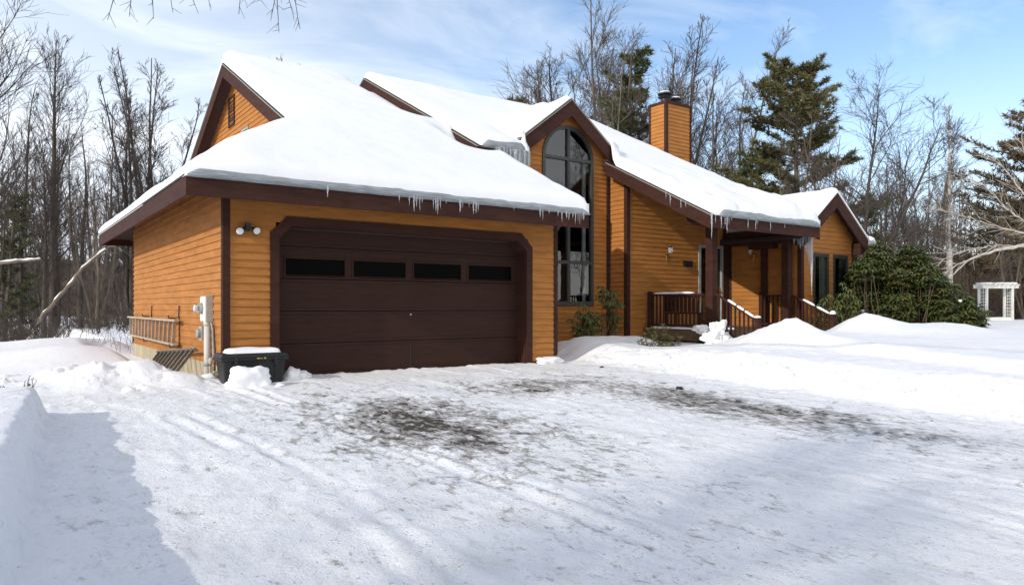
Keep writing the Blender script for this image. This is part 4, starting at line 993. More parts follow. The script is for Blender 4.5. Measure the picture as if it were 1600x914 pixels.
birch.children[0].data.materials[0] = M['birch']
for c in birch.children:
    if c.name.startswith('branches'): c.data.materials[0] = M['barklight']
pineA = make_pine(21, 15.5, 4.4, start=.16, tiers=32, gap=.16, taper=.5, nsz=.33, nt=15, dens=1.8, needle='needle3')
pineB = make_pine(22, 15, 3.4, start=.10, tiers=26, gap=.05, taper=.7, nsz=.38, nt=9)
pineC = make_pine(23, 15, 5.4, start=.10, tiers=26, dens=1.15, taper=.85, needle='needle2', nsz=.38)
pineD = make_pine(24, 9, 2.3, start=.03, tiers=18, taper=.8, nsz=.36)

def T(proto, u, Z, top, rz=0, label='', wide=1.12, **k):
    """a tree at column u and distance Z whose top reaches row top of the photo"""
    p = at(u, Z); z0 = gz(p.x, p.y)-.1; hh = EYE+(479-top)*Z/1130-z0; H0 = {tall:18, upr:17, slim:15, slim2:14, fan:17, spreadt:13, pale:13, birch:12.5, pineA:15.5, pineB:15, pineC:15, pineD:9}[proto]
    return put(proto, (p.x, p.y, z0), hh/H0*wide, rz, label, zscale=hh/H0, **k)
# left side
T(tall, 82, 44, 62, 0.4, 'tall bare tree with a straight dark trunk and rounded crown, tallest left of garage')
T(tall, -12, 36, -60, 2.3, 'big bare tree cut by the left edge with long branches')
T(upr, 205, 46, 82, 0, 'upright many-stemmed bare tree farther from the garage gable, left one of a close pair', wide=1.35)
T(upr, 252, 47, 80, 2.1, 'upright many-stemmed bare tree nearest the garage gable, right one of a pair', wide=1.35)
T(slim, 34, 40, 118, 1.0, 'slender dark bare tree between the big left-edge tree and the tall straight tree')
T(slim2, 128, 40, 190, 2.2, 'crooked slim bare tree right of the tall straight tree at left')
T(slim2, 165, 42, 215, .5, 'low crooked bare tree standing left of the upright pair of trees')
T(pineD, 8, 40, 300, 0, 'small dark evergreen at the left edge of the woods', cat='evergreen tree')
rnd = random.Random(9)
for q in range(20):
    u = rnd.uniform(-120, 330); Z = rnd.uniform(36, 62); top = rnd.uniform(200, 340)
    T((slim, slim2, slim, pale)[q % 4] if q % 7 else tall, u, Z, top, rnd.uniform(0, 6), 'slender bare tree among many in the woods left of the garage', group='slender trees in the left woods')
# behind the roofs
T(slim, 438, 60, 92, .7, 'thin bare treetop poking over the garage roof ridge, left one of two')
T(upr, 486, 60, 86, 1.7, 'branchy bare treetop over the garage roof ridge, right one of two')
T(pineD, 800, 52, 142, 1.0, 'dark pine tip showing over the main roof left of the dormer', cat='pine')
T(fan, 905, 48, 22, 0.3, 'tall bare tree rising straight behind the dormer peak', wide=1.25)
T(tall, 866, 50, 92, 1.3, 'wide low bare tree left of the dormer peak behind the roof', wide=1.5)
T(pale, 975, 42, 80, 2.0, 'pale many-stemmed bare tree in front of the dark pine left of the chimney')
T(fan, 985, 50, 8, 3.6, 'tallest bare tree left of the chimney, crown above the dark pine', wide=1.25)
T(pineB, 982, 46, 84, 0.5, 'dark pine standing between the dormer peak and the chimney', cat='pine')
T(upr, 1042, 49, 42, 4.1, 'tall upright bare tree right behind the chimney cap', wide=1.35)
T(fan, 1122, 48, 86, 5.0, 'broad fan-shaped bare tree right of the chimney', wide=1.2)
T(slim, 1170, 46, 120, .9, 'slim bare tree between the fan-shaped tree and the large pine')
# right side
T(pineA, 1250, 42, 106, 0.8, 'large white pine with a ragged open top behind the porch roof', cat='pine', wide=1.25)
T(pineD, 1190, 44, 235, 2.8, 'low dark pine left of the large white pine over the roof', cat='pine')
T(pale, 1262, 38, 185, 1.5, 'pale bare tree in front of the large white pine')
T(spreadt, 1352, 36, 142, 3.9, 'spreading bare tree with crooked limbs above the wing gable', wide=1.1)
T(pineD, 1345, 42, 300, 0.2, 'bushy green pine behind the wing gable and the rhododendron', cat='pine')
T(birch, 1484, 41, 166, 0.3, 'slender white birch standing alone against the blue sky', cat='birch')
T(upr, 1425, 52, 238, .5, 'dark upright bare tree left of the white birch, left one of two')
T(upr, 1448, 55, 225, 3.0, 'dark upright bare tree left of the white birch, right one of two')
T(pineC, 1592, 56, 160, 0.4, 'huge brownish pine with drooping tiers at the right edge', cat='pine', wide=1.35)
T(pineC, 1690, 50, 130, 2.4, 'brownish pine mostly beyond the right edge', cat='pine')
for q in range(22):
    u = rnd.uniform(1330, 1760); Z = rnd.uniform(48, 75); top = rnd.uniform(250, 350)
    T((slim, slim2, pale, slim)[q % 4], u, Z, top, rnd.uniform(0, 6), 'slender bare tree among many in the woods behind the arbor', group='slender trees in the right woods')
# trees all round the clearing: they shade the drive and show in the window glass
for q, (x, y, s_) in enumerate([(-24,-1.5,.85), (-28,-4,.95), (-22,-5.5,.8), (-31,-1,1.0), (-26,-8,.9), (-20,-10,.8), (-34,-6,1.1), (-23,.2,.7), (-38,-3,1.15), (-36,-9,1.1),
                            (6,-30,1.1), (14,-32,1), (22,-31,1.1), (30,-29,1), (-2,-33,1), (38,-26,1), (44,-20,1), (-12,-30,1), (18,-38,1.2), (27,-36,1.1), (35,-33,1.1), (9,-37,1.1)]):
    put((tall, fan, upr, slim2)[q % 4], (x, y, -.6), s_, q*1.3, 'bare tree at the edge of the clearing on the camera side of the drive', cat='tree', group='trees round the clearing')
for q, (x, y, s_) in enumerate([(-29,-6.5,.85), (-25,-12,.9), (-33,-13,1.0), (-24,-19,.8), (28,-24,.9), (16,-26,.8), (36,-22,.9)]):
    put((pineB, pineA)[q % 2], (x, y, -.6), s_, q*2.1, 'pine at the edge of the clearing on the camera side of the drive', cat='pine', group='pines round the clearing')
# leaning trees
def limbs(name, label, cat, paths, m, snow=None):
    r_ = thing(name, label, cat, paths[0][0][0]); base = Vector(r_.location); rn = random.Random(len(label))
    for q, (a_, r0, r1) in enumerate(paths):
        pts = []
        for i_ in range(len(a_)-1):
            for k_ in range(5): pts.append(Vector(a_[i_]).lerp(Vector(a_[i_+1]), k_/5)+rv(rn, .02))
        pts.append(Vector(a_[-1])); n_ = len(pts); mb = MB().tube(pts, [r0+(r1-r0)*i_/(n_-1) for i_ in range(n_)], 7 if q == 0 else 5, cap=False)
        if r1 < .03 and q:
            for i_ in range(3, n_):
                for z_ in range(2):
                    d = (pts[i_]-pts[i_-1]).normalized(); grow(mb, rn, pts[i_], outdir(rn, d, R(35)), rn.uniform(.4, 1.3), .012, .006, 3, .08, 0, 3)
        o = mb.build('trunk' if q == 0 else 'limb', m, None, smooth=True); o.parent = r_; o.matrix_parent_inverse = Matrix.Translation(-base)
        if q == 0 and snow or (snow and snow > 1):
            mb = MB().tube([p+Vector((0,0,(r0+(r1-r0)*i_/(n_-1))*.75)) for i_, p in enumerate(pts)], [.05+.02*math.sin(i_*1.7) for i_ in range(n_)], 6)
            s_ = mb.build('snow_strip', M['roofsnow'], None, smooth=True); s_.parent = o; s_.matrix_parent_inverse = Matrix.Identity(4)
            s_.matrix_parent_inverse = Matrix.Translation(Vector((0,0,0)))
    return r_
A = lambda u, Z, v: tuple(at(u, Z, v=v))
limbs('leaning_tree', 'snow-dusted pale tree leaning far over to the right in front of the left woods', 'tree',
      [([A(40,33,545), A(70,33,490), A(100,33,455), A(130,33,418), A(165,33,390)], .10, .05), ([A(128,33,420), A(150,33,395), A(185,33,380)], .05, .02)], M['barklight'], 1)
limbs('fallen_limb', 'thick snow-topped limb reaching in from the left edge of the woods', 'limb',
      [([A(-70,32,432), A(-10,32,414), A(30,32,408), A(62,32,405)], .10, .05)], M['barklight'], 1)
limbs('leaning_birch', 'white birch leaning in from the right edge with long bare arching limbs', 'birch',
      [([A(1760,30,505), A(1700,30,420), A(1640,30,376), A(1600,30,384), A(1555,30,391), A(1510,30,408), A(1478,30,440)], .13, .02),
       ([A(1600,30,384), A(1560,30,384), A(1520,30,388), A(1475,30,405), A(1455,30,425)], .032, .013),
       ([A(1640,30,376), A(1590,30,362), A(1550,30,352), A(1510,30,340), A(1462,30,325)], .04, .012),
       ([A(1680,30,396), A(1630,30,330), A(1600,30,305), A(1570,30,265), A(1535,30,235)], .05, .012),
       ([A(1640,30,350), A(1600,30,345), A(1570,30,325), A(1540,30,290), A(1515,30,280)], .036, .011),
       ([A(1660,30,370), A(1640,30,300), A(1605,30,240), A(1580,30,205)], .04, .011),
       ([A(1510,30,408), A(1495,30,414), A(1470,30,432)], .03, .014)], M['birch'])
# a big limb crosses over the frame on the left, its tips hang into the picture
ov = thing('overhanging_tree', 'tree beyond the left edge whose hanging twig tips show along the top of the frame', 'tree', (-3, -5, -.4))
def OV(mb, n_): o = mb.build(n_, M['barkdark'], None); o.parent = ov; o.matrix_parent_inverse = Matrix.Translation(-Vector(ov.location)); return o
OV(MB().tube([(-3,-5,-.4), (-3.1,-4.8,2), (-3.0,-4.2,4.5), (-2.7,-3.4,6.8)], [.2,.17,.13,.10], 9), 'trunk')
rn = random.Random(4); mb = MB()
lp = [Vector((-2.7,-3.4,6.8)), Vector((-1.6,2,8.2)), at(60,8.5,v=-70), at(230,9,v=-55), at(350,9.3,v=-50), at(470,9.5,v=-45)]
mb.tube(lp, [.07,.04,.025,.018,.012,.008], 6)
for (u, v0, v1, du) in ((190,-52,32,-22), (205,-52,27,-3), (232,-55,30,8), (252,-54,20,18), (312,-50,22,-2), (318,-50,10,10), (368,-50,23,5), (402,-48,4,8), (425,-47,33,-2), (432,-47,52,4), (436,-47,24,22), (440,-47,46,28), (450,-46,2,12)):
    a_ = at(u, 9.2, v=v0); b_ = at(u+du, 9.2, v=v1); m_ = a_.lerp(b_, .5)+rv(rn, .05); pts = [a_, m_, b_]
    mb.tube(pts, [.009,.006,.003], 4)
    for q in range(5):
        p = m_.lerp(b_, rn.uniform(-.2, .95)); mb.tube([p, p+Vector((rn.uniform(-.14,.14), rn.uniform(-.14,.14), rn.uniform(-.16,-.02)))], [.004, .002], 3)
OV(mb, 'branches')

# the far woods: nobody could count them
def far_woods(name, label, n_, urange, zrange, trange, seed, m, lowb):
    rnd = random.Random(seed); mb = MB()
    for q in range(n_):
        u = rnd.uniform(*urange); Z = rnd.uniform(*zrange); p = at(u, Z); top = rnd.uniform(*trange); hh = (479-top)*Z/1130+rnd.uniform(2, 3)
        p.z = -1.2; rr = rnd.uniform(.06, .16); d = Vector((rnd.gauss(0,.05), rnd.gauss(0,.05), 1))
        pts, rad, dirs = grow(mb, rnd, p, d, hh, rr, .02, 6, .04, .02, 4)
        for w_ in range(lowb):
            p1, r1, d1 = sample(pts, rad, dirs, rnd.uniform(.12, .97)); L1 = hh*rnd.uniform(.08, .24)
            c1 = grow(mb, rnd, p1, outdir(rnd, d1, R(rnd.uniform(30, 65))), L1, .03, .014, 3, .12, .06, 3)
            for y_ in range(4):
                p2, r2, d2 = sample(*c1, rnd.uniform(.2, 1)); grow(mb, rnd, p2, outdir(rnd, d2, R(40)), L1*.5, .016, .009, 2, .1, .02, 3)
    o = mb.build(name, m); return tag(o, label, 'woods', kind='stuff')
far_woods('far_woods', 'dense dark woods filling the background left of the house', 170, (-260, 420), (48, 84), (255, 390), 31, M['barkdark'], 17)
far_woods('far_woods', 'brown leafless woods and brush filling the background right of the house', 230, (1150, 1900), (60, 95), (285, 385), 32, M['bark'], 22)
def brush(name, label, n_, urange, zrange, hr, seed, m):
    rnd = random.Random(seed); mb = MB()
    for q in range(n_):
        p = at(rnd.uniform(*urange), rnd.uniform(*zrange)); p.z = gz(p.x, p.y)-.1
        for w_ in range(3):
            c = grow(mb, rnd, p, Vector((rnd.gauss(0,.5), rnd.gauss(0,.5), 1)), rnd.uniform(*hr), .018, .008, 4, .16, -.02, 3)
            for y_ in range(4): p2, r2, d2 = sample(*c, rnd.uniform(.3, 1)); grow(mb, rnd, p2, outdir(rnd, d2, R(45)), rnd.uniform(.3, .9), .009, .005, 2, .1, 0, 3)
    o = mb.build(name, m); return tag(o, label, 'brush', kind='stuff')
brush('brush', 'tangled dry brush along the edge of the left woods', 300, (-150, 330), (31, 50), (.6, 2.2), 5, M['barkdark'])
brush('brush', 'tangled reddish dry brush behind the white arbor', 700, (1380, 1800), (50, 66), (1.0, 5.5), 6, M['stem'])

# ------------------------------------------------------------------ shrubs
def shrub(name, label, pos, lobes, nwh, leafL, leafm, nst, seed, wl=9, droop=1.0, cat='shrub', group=None, surf=.55):
    """lobes: (centre, radii) in metres relative to pos; leaf whorls sit at the ends of stems"""
    rnd = random.Random(seed); r_ = thing(name, label, cat, pos, group); S_ = MB(); Fm = MB(); base = Vector((0,0,-.1))
    tot = sum(l[1][0]*l[1][2] for l in lobes)
    for (c, rr) in lobes:
        c = Vector(c); k_ = int(nwh*rr[0]*rr[2]/tot)
        for q in range(k_):
            d = rv(rnd).normalized(); f_ = surf+(1-surf)*rnd.random()**.6
            bump_ = 1+.22*mnoise.noise(Vector((d.x*2.2+c.x, d.y*2.2, d.z*2.2+c.z)))
            p = c+Vector((d.x*rr[0], d.y*rr[1], d.z*rr[2]))*f_*bump_
            if p.z < .05: continue
            if q % 9 == 0:
                g0 = Vector((c.x*.8+rnd.gauss(0,.15), c.y*.8+rnd.gauss(0,.15), -.1)); mid = g0.lerp(p, .55)+rv(rnd, .08)+Vector((0,0,-.08)); S_.tube([g0, mid, p], [.018, .012, .006], 4, cap=False)
            else:
                q0 = p-d*rnd.uniform(.2,.45)-Vector((0,0,.2)); S_.tube([q0, p], [.008, .005], 3, cap=False)
            ax = (d*.5+Vector((0,0,.8))).normalized()
            for w_ in range(wl):
                a_ = 2*math.pi*w_/wl+rnd.uniform(-.3,.3); e = Vector((math.cos(a_), math.sin(a_), rnd.uniform(-.9,-.2)*droop+.1))
                leafy(Fm, rnd, p, e, leafL*rnd.uniform(.7,1.15), leafL*.14, droop)
    for mb, n_, m_ in ((S_, 'stems', M['stem']), (Fm, 'foliage', M[leafm])): o = mb.build(n_, m_, None); o.parent = r_
    return r_
def rel(u, Z, z, pos): p = at(u, Z, z)-Vector(pos); return tuple(p)
rp_ = at(1415, 21.6, .15)
rnb = random.Random(2); lob = []; SN = []
for q in range(62):
    u_ = rnb.uniform(1328, 1522); top_ = np.interp(u_, [1320,1345,1375,1400,1430,1460,1490,1510,1528], [1.2,2.6,2.95,2.75,2.6,2.3,1.9,1.3,.7])
    rr_ = rnb.uniform(.22, .52); z_ = rnb.uniform(.25, 1) ** .7*(top_-rr_*.6)*rnb.uniform(.85, 1.08); Z_ = 21.6+rnb.uniform(-1.1, 1.3)
    if q < 22: z_ = (top_-rr_*.7)*rnb.uniform(.84, 1.12); Z_ = 21.6+rnb.uniform(-.5, .5)
    lob.append((rel(u_, Z_, z_, rp_), (rr_, rr_, rr_*rnb.uniform(.8, 1.25))))
big_bush = shrub('rhododendron', 'large dark green rhododendron bush with drooping leaves beside the wing', rp_, lob, 5600, .21, 'leaf', 30, 3, wl=8, droop=.55)
for q, (u_, v_, s_) in enumerate([(1440,437,.06),(1452,455,.07),(1348,486,.05),(1449,462,.05),(1403,480,.035),(1500,470,.045)]):
    c_ = Vector(at(u_, 20.75, v=v_))-Vector(rp_); b_ = None; pass
    SN.append((c_, s_))
sp_ = at(932, 18.6, .15)
shrub('rhododendron', 'thin open rhododendron with bare stems under the tall arched window', sp_,
      [(rel(912,18.4,.95,sp_), (.38,.4,.5)), (rel(948,18.6,1.45,sp_), (.42,.4,.35)), (rel(928,18.5,.75,sp_), (.3,.3,.35)), (rel(957,18.7,.9,sp_), (.28,.3,.4)), (rel(905,18.3,.7,sp_), (.15,.2,.2))], 110, .17, 'leaf', 8, 8, wl=8, surf=.2)
lp_ = at(1035, 16.6, .2)
shrub('small_shrub', 'small green shrub with upright leaves in the snow before the deck', lp_,
      [(rel(1032,16.6,.50,lp_), (.32,.3,.32)), (rel(1050,16.6,.42,lp_), (.25,.3,.25)), (rel(1012,16.6,.38,lp_), (.28,.3,.2))], 70, .11, 'leaf2', 6, 12, wl=6, droop=-.55, surf=.2)
wp_ = at(1312, 20.2, .3)
shrub('young_rhododendron', 'loose leafy shrub growing in front of the wing windows', wp_,
      [(rel(1300,20.2,.95,wp_), (.35,.4,.6)), (rel(1322,20.3,1.15,wp_), (.38,.4,.75)), (rel(1285,20.2,.7,wp_), (.25,.3,.35))], 150, .18, 'leaf', 8, 15, wl=8, surf=.2)
# dry weeds
def weeds(label, base, n_, h, seed, heads=False, spread=.25):
    rnd = random.Random(seed); mb = MB(); base = Vector(base)
    for q in range(n_):
        p = base+Vector((rnd.gauss(0,spread), rnd.gauss(0,spread), 0)); p.z = gz(p.x, p.y)-.05
        c = grow(mb, rnd, p, Vector((rnd.gauss(0,.35), rnd.gauss(0,.35), 1)), h*rnd.uniform(.5,1.1), .006, .003, 5, .1, -.03, 4)
        for y_ in range(3): p2, r2, d2 = sample(*c, rnd.uniform(.4, 1)); grow(mb, rnd, p2, outdir(rnd, d2, R(40)), h*.2, .004, .002, 2, .1, 0, 3)
        if heads: mb.lathe(c[0][-1], [(.004,-.01),(.014,0),(.012,.014),(.003,.022)], 8)
    tag(mb.build('dry_weeds', M['stem']), label, 'weeds')
weeds('dry weed stalks with seed heads poking through the left snowbank', (at(8,9.5)), 3, .35, 3, True, .12)
weeds('thin dry stalks on the rounded end of the left snowbank', (at(42,9.9)), 5, .22, 4, False, .1)
weeds('reddish bramble stems beside the back corner of the garage', (at(185,20.5)), 26, .9, 5, False, .5)

for q, (c_, s_) in enumerate(SN):
    pass
# ------------------------------------------------------------------ things round the house
# storage bin by the garage corner
bz = .0; bn = thing('storage_bin', 'black plastic storage bin with snow on its lid by the garage corner', 'bin', (3.28, 11.75, bz))
def BP(mb, n_, m_, parent=bn, base=(3.28,11.75,0), **k): o = mb.build(n_, m_, None, **k); o.parent = parent; o.matrix_parent_inverse = Matrix.Translation(-Vector(base)); return o
x0, x1, y0, y1 = 2.80, 3.79, 11.50, 11.98
bo = BP(MB().hexa([(x0+.06,y0+.05,-.08),(x1-.06,y0+.05,-.08),(x1-.06,y1-.05,-.08),(x0+.06,y1-.05,-.08)], [(x0+.01,y0+.01,.40),(x1-.01,y0+.01,.40),(x1-.01,y1-.01,.40),(x0+.01,y1-.01,.40)]), 'body', M['black'], bevel=.025)
for q in range(5): xx = x0+.16+q*.16; (BP(MB().hexa([(xx,y0+.028,.0),(xx+.05,y0+.028,.0),(xx+.05,y0+.06,.0),(xx,y0+.06,.0)], [(xx,y0-.004,.34),(xx+.05,y0-.004,.34),(xx+.05,y0+.03,.34),(xx,y0+.03,.34)]), 'rib', M['black'], bevel=.004)) if q in (0, 4) else None
BP(MB().box(x0-.02,x1+.02,y0-.02,y1+.02,.36,.41), 'rim', M['black'], bevel=.01)
lid = BP(MB().hexa([(x0-.03,y0-.03,.411),(x1+.03,y0-.03,.411),(x1+.03,y1+.03,.411),(x0-.03,y1+.03,.411)], [(x0+.01,y0+.01,.475),(x1-.01,y0+.01,.475),(x1-.01,y1-.01,.475),(x0+.01,y1-.01,.475)]), 'lid', M['black'], bevel=.012)
for xx in (x0+.17, x1-.21): BP(MB().box(xx, xx+.05, y0-.045, y0-.02, .30, .43), 'latch', M['black'], bevel=.006)
BP(MB().box(3.31,3.36,y0-.034,y0-.028,.385,.405).box(3.375,3.40,y0-.034,y0-.028,.388,.402).box(3.42,3.45,y0-.034,y0-.028,.385,.408), 'badge', M['yellow'])
def blob(name, label, cat, c, r_, seed, amp=.35, m='snow', flat=.0, sub=4, chunky=False):
    import bmesh
    bm = bmesh.new(); bmesh.ops.create_icosphere(bm, subdivisions=sub, radius=1); c = Vector(c)
    for v in bm.verts:
        d = v.co.normalized(); k_ = 1+amp*mnoise.noise(d*1.4+Vector((seed*3.1,0,0)))+amp*.5*mnoise.noise(d*3.5+Vector((0,seed*2.3,0)))+amp*.15*mnoise.noise(d*9)
        if chunky: k_ = k_*(1-.30*max(0, max(abs(d.x), abs(d.y), abs(d.z))**2-.6))
        v.co = Vector((d.x*r_[0]*k_, d.y*r_[1]*k_, d.z*r_[2]*k_))
        if flat and v.co.z < -flat: v.co.z = -flat
    me = bpy.data.meshes.new(name); bm.to_mesh(me); bm.free(); me.materials.append(M[m]); me.shade_smooth()
    o = bpy.data.objects.new(name, me); SC.collection.objects.link(o); o.location = c
    if label: tag(o, label, cat)
    return o
def slabsnow(name, x0, x1, y0, y1, z, h, parent, base, seed=1, stp=.04, m='roofsnow'):
    nx_ = max(3, int((x1-x0)/stp)); ny_ = max(3, int((y1-y0)/stp)); mb = MB()
    for j_ in range(ny_+1):
        for i_ in range(nx_+1):
            x = x0+(x1-x0)*i_/nx_; y = y0+(y1-y0)*j_/ny_; d = min(x-x0, x1-x, y-y0, y1-y); e = min(1, d/min(.12, (x1-x0)/2.2, (y1-y0)/2.2))
            mb.v.append((x, y, z+h*math.sqrt(max(0, 1-(1-e)**2))*(1+.35*mnoise.noise(Vector((x*3,y*3,seed))))+(0.002 if e > 0 else 0)))
    for j_ in range(ny_):
        for i_ in range(nx_): a_ = j_*(nx_+1)+i_; mb.f.append((a_, a_+1, a_+nx_+2, a_+nx_+1))
    mb.f.append((0, (nx_+1)*ny_, (nx_+1)*(ny_+1)-1, nx_))
    o = mb.build(name, M[m], None, smooth=True)
    if parent: o.parent = parent; o.matrix_parent_inverse = Matrix.Translation(-Vector(base))
    return o
tag(slabsnow('snow_cushion', x0+.10, x1-.07, y0+.03, y1-.03, .472, .075, None, None, 2), 'flat cushion of snow lying on the black storage bin', 'snow')
blob('snow_chunk', 'large pale snow chunk leaning against the front of the black bin', 'snow chunk', (3.12, 11.22, .07), (.36,.18,.26), 3, .30, chunky=True)
blob('snow_chunk', 'jagged snow lump between the bin and the garage door', 'snow chunk', (3.95, 11.72, .06), (.13,.10,.15), 5, .5, sub=3)
blob('snow_chunk', 'low snow lump at the foot of the garage door near the bin', 'snow chunk', (4.15, 11.80, .03), (.16,.12,.09), 6, .5, sub=3)
blob('snow_chunk', 'broken snow lump at the end of the garage wall beside the door', 'snow chunk', (9.45, 11.9, .05), (.30,.16,.10), 8, .5, sub=3)
blob('snow_heap', 'lumpy snow heap clinging beside the left porch post', 'snow heap', (14.72, 11.75, .40), (.30,.24,.30), 17, 1.15, sub=5)
blob('snow_lump', 'small rounded snow lump on the deck edge left of the porch post', 'snow lump', (14.75, 12.25, .62), (.24,.2,.10), 41, .6)
blob('snow_lump', 'dark-bottomed snow lump hanging off the deck corner', 'snow lump', (14.98, 11.65, .26), (.22,.2,.2), 12, .6, sub=3)
blob('ice_lump', 'greenish rounded lump of ice in the snow below the porch stairs', 'ice', (14.35, 10.05, .42), (.22,.16,.10), 14, .3, 'ice', sub=3)
rn = random.Random(77)
for q, (lab, xx, yy, s_) in enumerate([('small sharp snow chip near the left end of the plow ridge', 1.55, 11.5, .07), ('snow crumb in front of the black bin', 3.5, 10.95, .05),
        ('dark frozen clod on the drive in front of the porch snowbank', 8.95, 7.9, .06), ('small dark clod at the edge of the right snowbank', 9.75, 10.6, .035), ('dark icy clod at the far right of the drive', 8.6, 2.55, .05), ('round snow crumb by the electric meter pole', 2.75, 12.1, .09)]):
    o = blob('clod' if 'clod' in lab else 'snow_chip', lab, 'clod' if 'clod' in lab else 'snow chip', (xx, yy, gz(xx, yy)+s_*.2), (s_*1.3, s_, s_*.6), q+30, .6, 'groove' if 'clod' in lab else 'snow', sub=2)
for q, (c_, s_) in enumerate(SN):
    b_ = blob('snow_clump', None, None, c_, (s_*1.2, s_, s_*.8), q+70, .5, 'roofsnow', sub=3); b_.parent = big_bush
blob('snow_lump', 'snow lump sagging over the right eave of the wing with two windows', 'snow lump', (21.95, 11.95, 3.22), (.30,.35,.17), 81, .35, 'roofsnow', sub=3)
# snow on railings and posts
tag(slabsnow('snow_on_post', 15.11, 15.25, 10.85, 10.99, .925, .06, None, None, 4, .02), 'white snow cap on the lower left newel post', 'snow')
tag(slabsnow('snow_on_post', 18.42, 18.56, 10.85, 10.99, .995, .09, None, None, 5, .02), 'white snow cap on the lower right newel post', 'snow')
def railsnow(label, p0, p1, parts, seed):
    rn = random.Random(seed); mb = MB(); p0 = Vector(p0); p1 = Vector(p1)
    for (a_, b_) in parts:
        n_ = 12; mb.tube([p0.lerp(p1, a_+(b_-a_)*q/n_)+Vector((0,0,.012)) for q in range(n_+1)], [max(.006, .040*math.sqrt(max(0, 1-(2*q/n_-1)**4))*rn.uniform(.85,1.1)) for q in range(n_+1)], 8)
    tag(mb.build('snow_on_rail', M['roofsnow'], None, smooth=True), label, 'snow')
railsnow('snow strips on the left stair rail', (15.17,12.15,1.55), (15.17,10.98,.91), ((.30,.52),(.54,.72),(.74,.97)), 1)
railsnow('snow strips on the right stair rail', (18.5,12.15,1.55), (18.5,10.98,.98), ((.28,.6),(.64,.97)), 2)
railsnow('thin snow line on the porch side rail', (14.985,14.2,1.55), (14.985,12.45,1.55), ((.02,.85),), 3)
tag(slabsnow('snow_on_deck', 14.9, 15.9, 12.1, 14.2, .60, .05, None, None, 7), 'thin snow lying on the left edge of the deck', 'snow')
# bench behind the side railing
be = thing('porch_bench', 'dark slatted bench with snow dashes behind the porch side railing', 'bench', (15.4, 13.3, .6))
def BE(mb, n_, m_): o = mb.build(n_, m_, None); o.parent = be; o.matrix_parent_inverse = Matrix.Translation(-Vector(be.location)); return o
mb = MB()
for q in range(9): mb.box(15.2, 15.23, 12.75+q*.14, 12.84+q*.14, 1.05, 1.45)
mb.box(15.195, 15.235, 12.7, 13.98, 1.4501, 1.50); BE(mb, 'backrest', M['trim'])
BE(MB().box(15.24, 15.65, 12.7, 13.98, 1.0, 1.04), 'seat', M['trim'])
for (a_, b_) in ((15.22,12.72),(15.22,13.9),(15.58,12.72),(15.58,13.9)): BE(MB().box(a_, a_+.06, b_, b_+.06, .6, 1.0), 'leg', M['trim'])

mb = MB(); rn = random.Random(6)
for q in range(8): mb.box(15.19, 15.24, 12.76+q*.14, 12.83+q*.14, 1.5001, 1.53)
o = mb.build('snow_dash', M['roofsnow'], None); o.parent = be; o.matrix_parent_inverse = Matrix.Translation(-Vector(be.location))
# ladder hung on the garage's side wall
def ladder(name, label, p00, p01, p10, p11, nr, m, rw=.035, rt=.07, hooks=None):
    """rails run p00-p01 and p10-p11"""
    p00, p01, p10, p11 = map(Vector, (p00, p01, p10, p11)); r_ = thing(name, label, 'ladder', p00); base = Vector(p00)
    def Lp(mb, n_, mm=m): o = mb.build(n_, M[mm], None, bevel=.004); o.parent = r_; o.matrix_parent_inverse = Matrix.Translation(-base)
    Lp(MB().beam(p00, p01, rt, rw, (p10-p00)), 'rail'); Lp(MB().beam(p10, p11, rt, rw, (p00-p10)), 'rail')
    for q in range(nr):
        f_ = (q+.5)/nr; Lp(MB().beam(p00.lerp(p01, f_), p10.lerp(p11, f_), .05, .035, (p01-p00)), 'rung')
    return r_
ld = ladder('wooden_ladder', 'pale wooden ladder hung sideways on the orange garage side wall', (2.83,21.1,.93), (2.83,15.05,.93), (2.83,21.1,.48), (2.83,15.2,.46), 13, 'alu', .04, .10)
ladder('broken_ladder', 'short weathered ladder leaning in the snow against the garage foundation', (2.72,16.4,.26), (2.78,13.15,.47), (2.35,15.9,-.12), (2.30,12.6,.02), 9, 'alu2', .035, .08)
for q, yy in enumerate((18.4, 15.35)):
    mb = MB().tube([(2.93,yy,1.22), (2.92,yy,.98), (2.86,yy,.97), (2.74,yy,.98), (2.73,yy,1.03)], .014, 6).tube([(2.93,yy,1.0), (2.93,yy,.42), (2.76,yy,.40), (2.75,yy,.47)], .012, 6)
    tag(mb.build('wall_hook', M['iron']), ('iron hook on the wall holding the far half of the hung ladder', 'iron hook on the wall holding the near end of the hung ladder')[q], 'hook')
# electric meter and its pole
em = thing('electric_meter', 'grey electric meter box on a pole against the garage side wall', 'electric meter', (2.9, 12.9, 0))
def EM(mb, n_, m_, **k): o = mb.build(n_, m_, None, **k); o.parent = em; o.matrix_parent_inverse = Matrix.Translation(-Vector(em.location)); return o
EM(MB().box(2.84, 2.955, 12.72, 13.12, .94, 1.38), 'box', M['grey'], bevel=.006)
EM(MB().box(2.83, 2.84, 12.74, 13.10, .96, 1.36), 'cover', M['white'], bevel=.003)
EM(MB().lathe((2.83, 12.95, 1.17), [(.095,0),(.095,.03),(.085,.05)], 18, 'x'), 'meter_ring', M['metal'])
EM(MB().lathe((2.78, 12.95, 1.17), [(.075,0),(.075,.05),(.06,.08),(.02,.09)], 18, 'x'), 'meter_glass', M['ice'], smooth=True)
EM(MB().tube([(2.88,12.80,.94),(2.88,12.80,-.3)], .055, 14), 'pole', M['pvc'], smooth=True)
EM(MB().tube([(2.88,12.80,.96),(2.88,12.80,.88)], .062, 14), 'collar', M['pvc'], smooth=True)
EM(MB().tube([(2.88,12.80,.27),(2.88,12.80,.21)], .062, 14), 'strap', M['metal'], smooth=True)
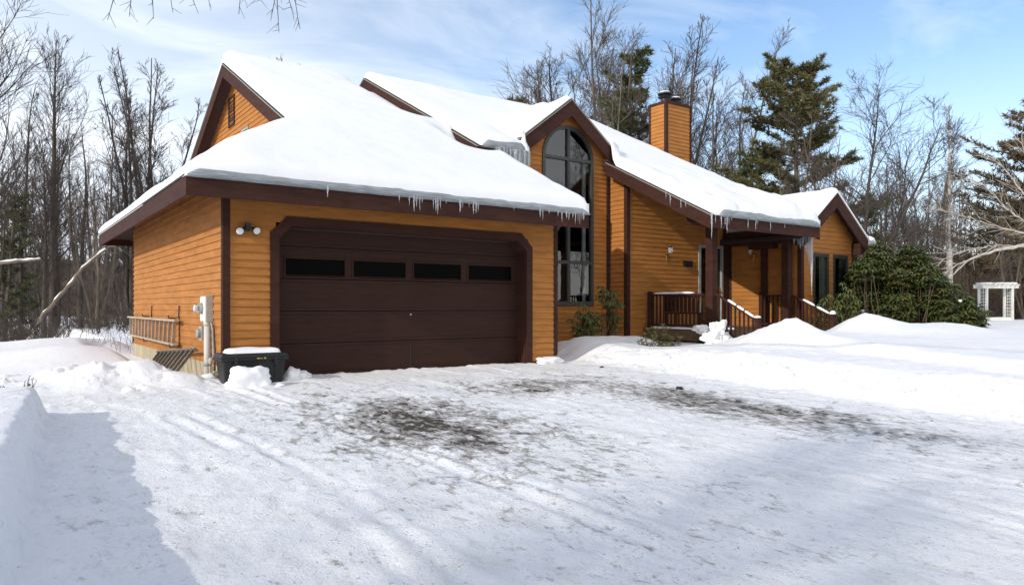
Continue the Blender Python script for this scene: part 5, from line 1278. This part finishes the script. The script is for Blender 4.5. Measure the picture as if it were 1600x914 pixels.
EM(MB().tube([(2.9,12.62,.94),(2.92,12.60,.80),(2.93,12.62,.6),(2.93,12.60,.35)], .018, 8), 'conduit', M['metal'])
EM(MB().tube([(2.91,12.50,.9),(2.93,12.48,.5),(2.93,12.50,.1)], .010, 6), 'cable', M['iron'])
EM(MB().lathe((2.90, 12.60, .30), [(.06,0),(.06,.03),(.03,.05)], 14, 'x'), 'junction_cover', M['grey'])
EM(MB().tube([(2.9,12.98,.25),(2.9,12.98,-.2)], .035, 10), 'black_pipe', M['iron'])
sm = thing('small_meter', 'small round grey meter on the wall left of the meter pole', 'meter', (2.9, 13.3, .75))
for mb, n_, m_ in ((MB().box(2.87,2.955,13.18,13.38,.62,.86), 'box', M['grey']), (MB().lathe((2.87,13.28,.74), [(.08,0),(.08,.05),(.06,.06)], 16, 'x'), 'dial', M['metal'])):
    o = mb.build(n_, m_, None); o.parent = sm; o.matrix_parent_inverse = Matrix.Translation(-Vector(sm.location))
# posts seen along the foundation
for q, yy in enumerate((12.28, 12.55)):
    tag(MB().box(2.86, 2.925, yy, yy+.07, -.2, .22 if q else .16).build('short_post', M['found'], None, bevel=.004), ('short pale stake by the foundation, nearer the garage corner', 'short pale stake by the foundation, nearer the meter pole')[q], 'stake')

# white garden arbor far on the lawn
ac = at(1558, 46); az = gz(ac.x, ac.y)-.05
arb = thing('garden_arbor', 'white wooden garden arbor with snow on top, far out on the lawn', 'arbor', (ac.x, ac.y, az)); arb.rotation_euler = (0, 0, R(-32))
def AR(mb, n_, m_='white', **k): o = mb.build(n_, M[m_], None, **k); o.parent = arb; return o
for (x, y) in ((-.95,-.35), (-.95,.35), (.75,-.35), (.75,.35)): AR(MB().box(x-.055, x+.055, y-.055, y+.055, -.2, 2.1), 'post')
for y in (-.42, .42): AR(MB().box(-1.25, 1.1, y-.03, y+.03, 2.08, 2.24), 'beam')
for q in range(8): AR(MB().box(-1.15+q*.3, -1.08+q*.3, -.62, .62, 2.241, 2.33), 'rafter')
for xx in (-.95, .75):
    mb = MB()
    for q in range(9): mb.box(xx-.012, xx+.012, -.29, .29, .2+q*.2, .235+q*.2)
    for q in range(4): mb.box(xx-.022, xx-.0121, -.24+q*.14, -.21+q*.14, .1, 2.07)
    AR(mb, 'trellis')
for q in range(7):
    b_ = blob('snow_lump', None, None, (-1.0+q*.32, 0, 2.38), (.2,.55,.08), q+50, .4, 'roofsnow', sub=3); b_.parent = arb
AR(MB().box(-.85, .65, -.4, .35, -.1, .25), 'bench', 'white')

tidy = [o for o in SC.objects if o.name.split('.')[0] == 'rib' and o.parent is None]
for o in tidy: bpy.data.objects.remove(o)
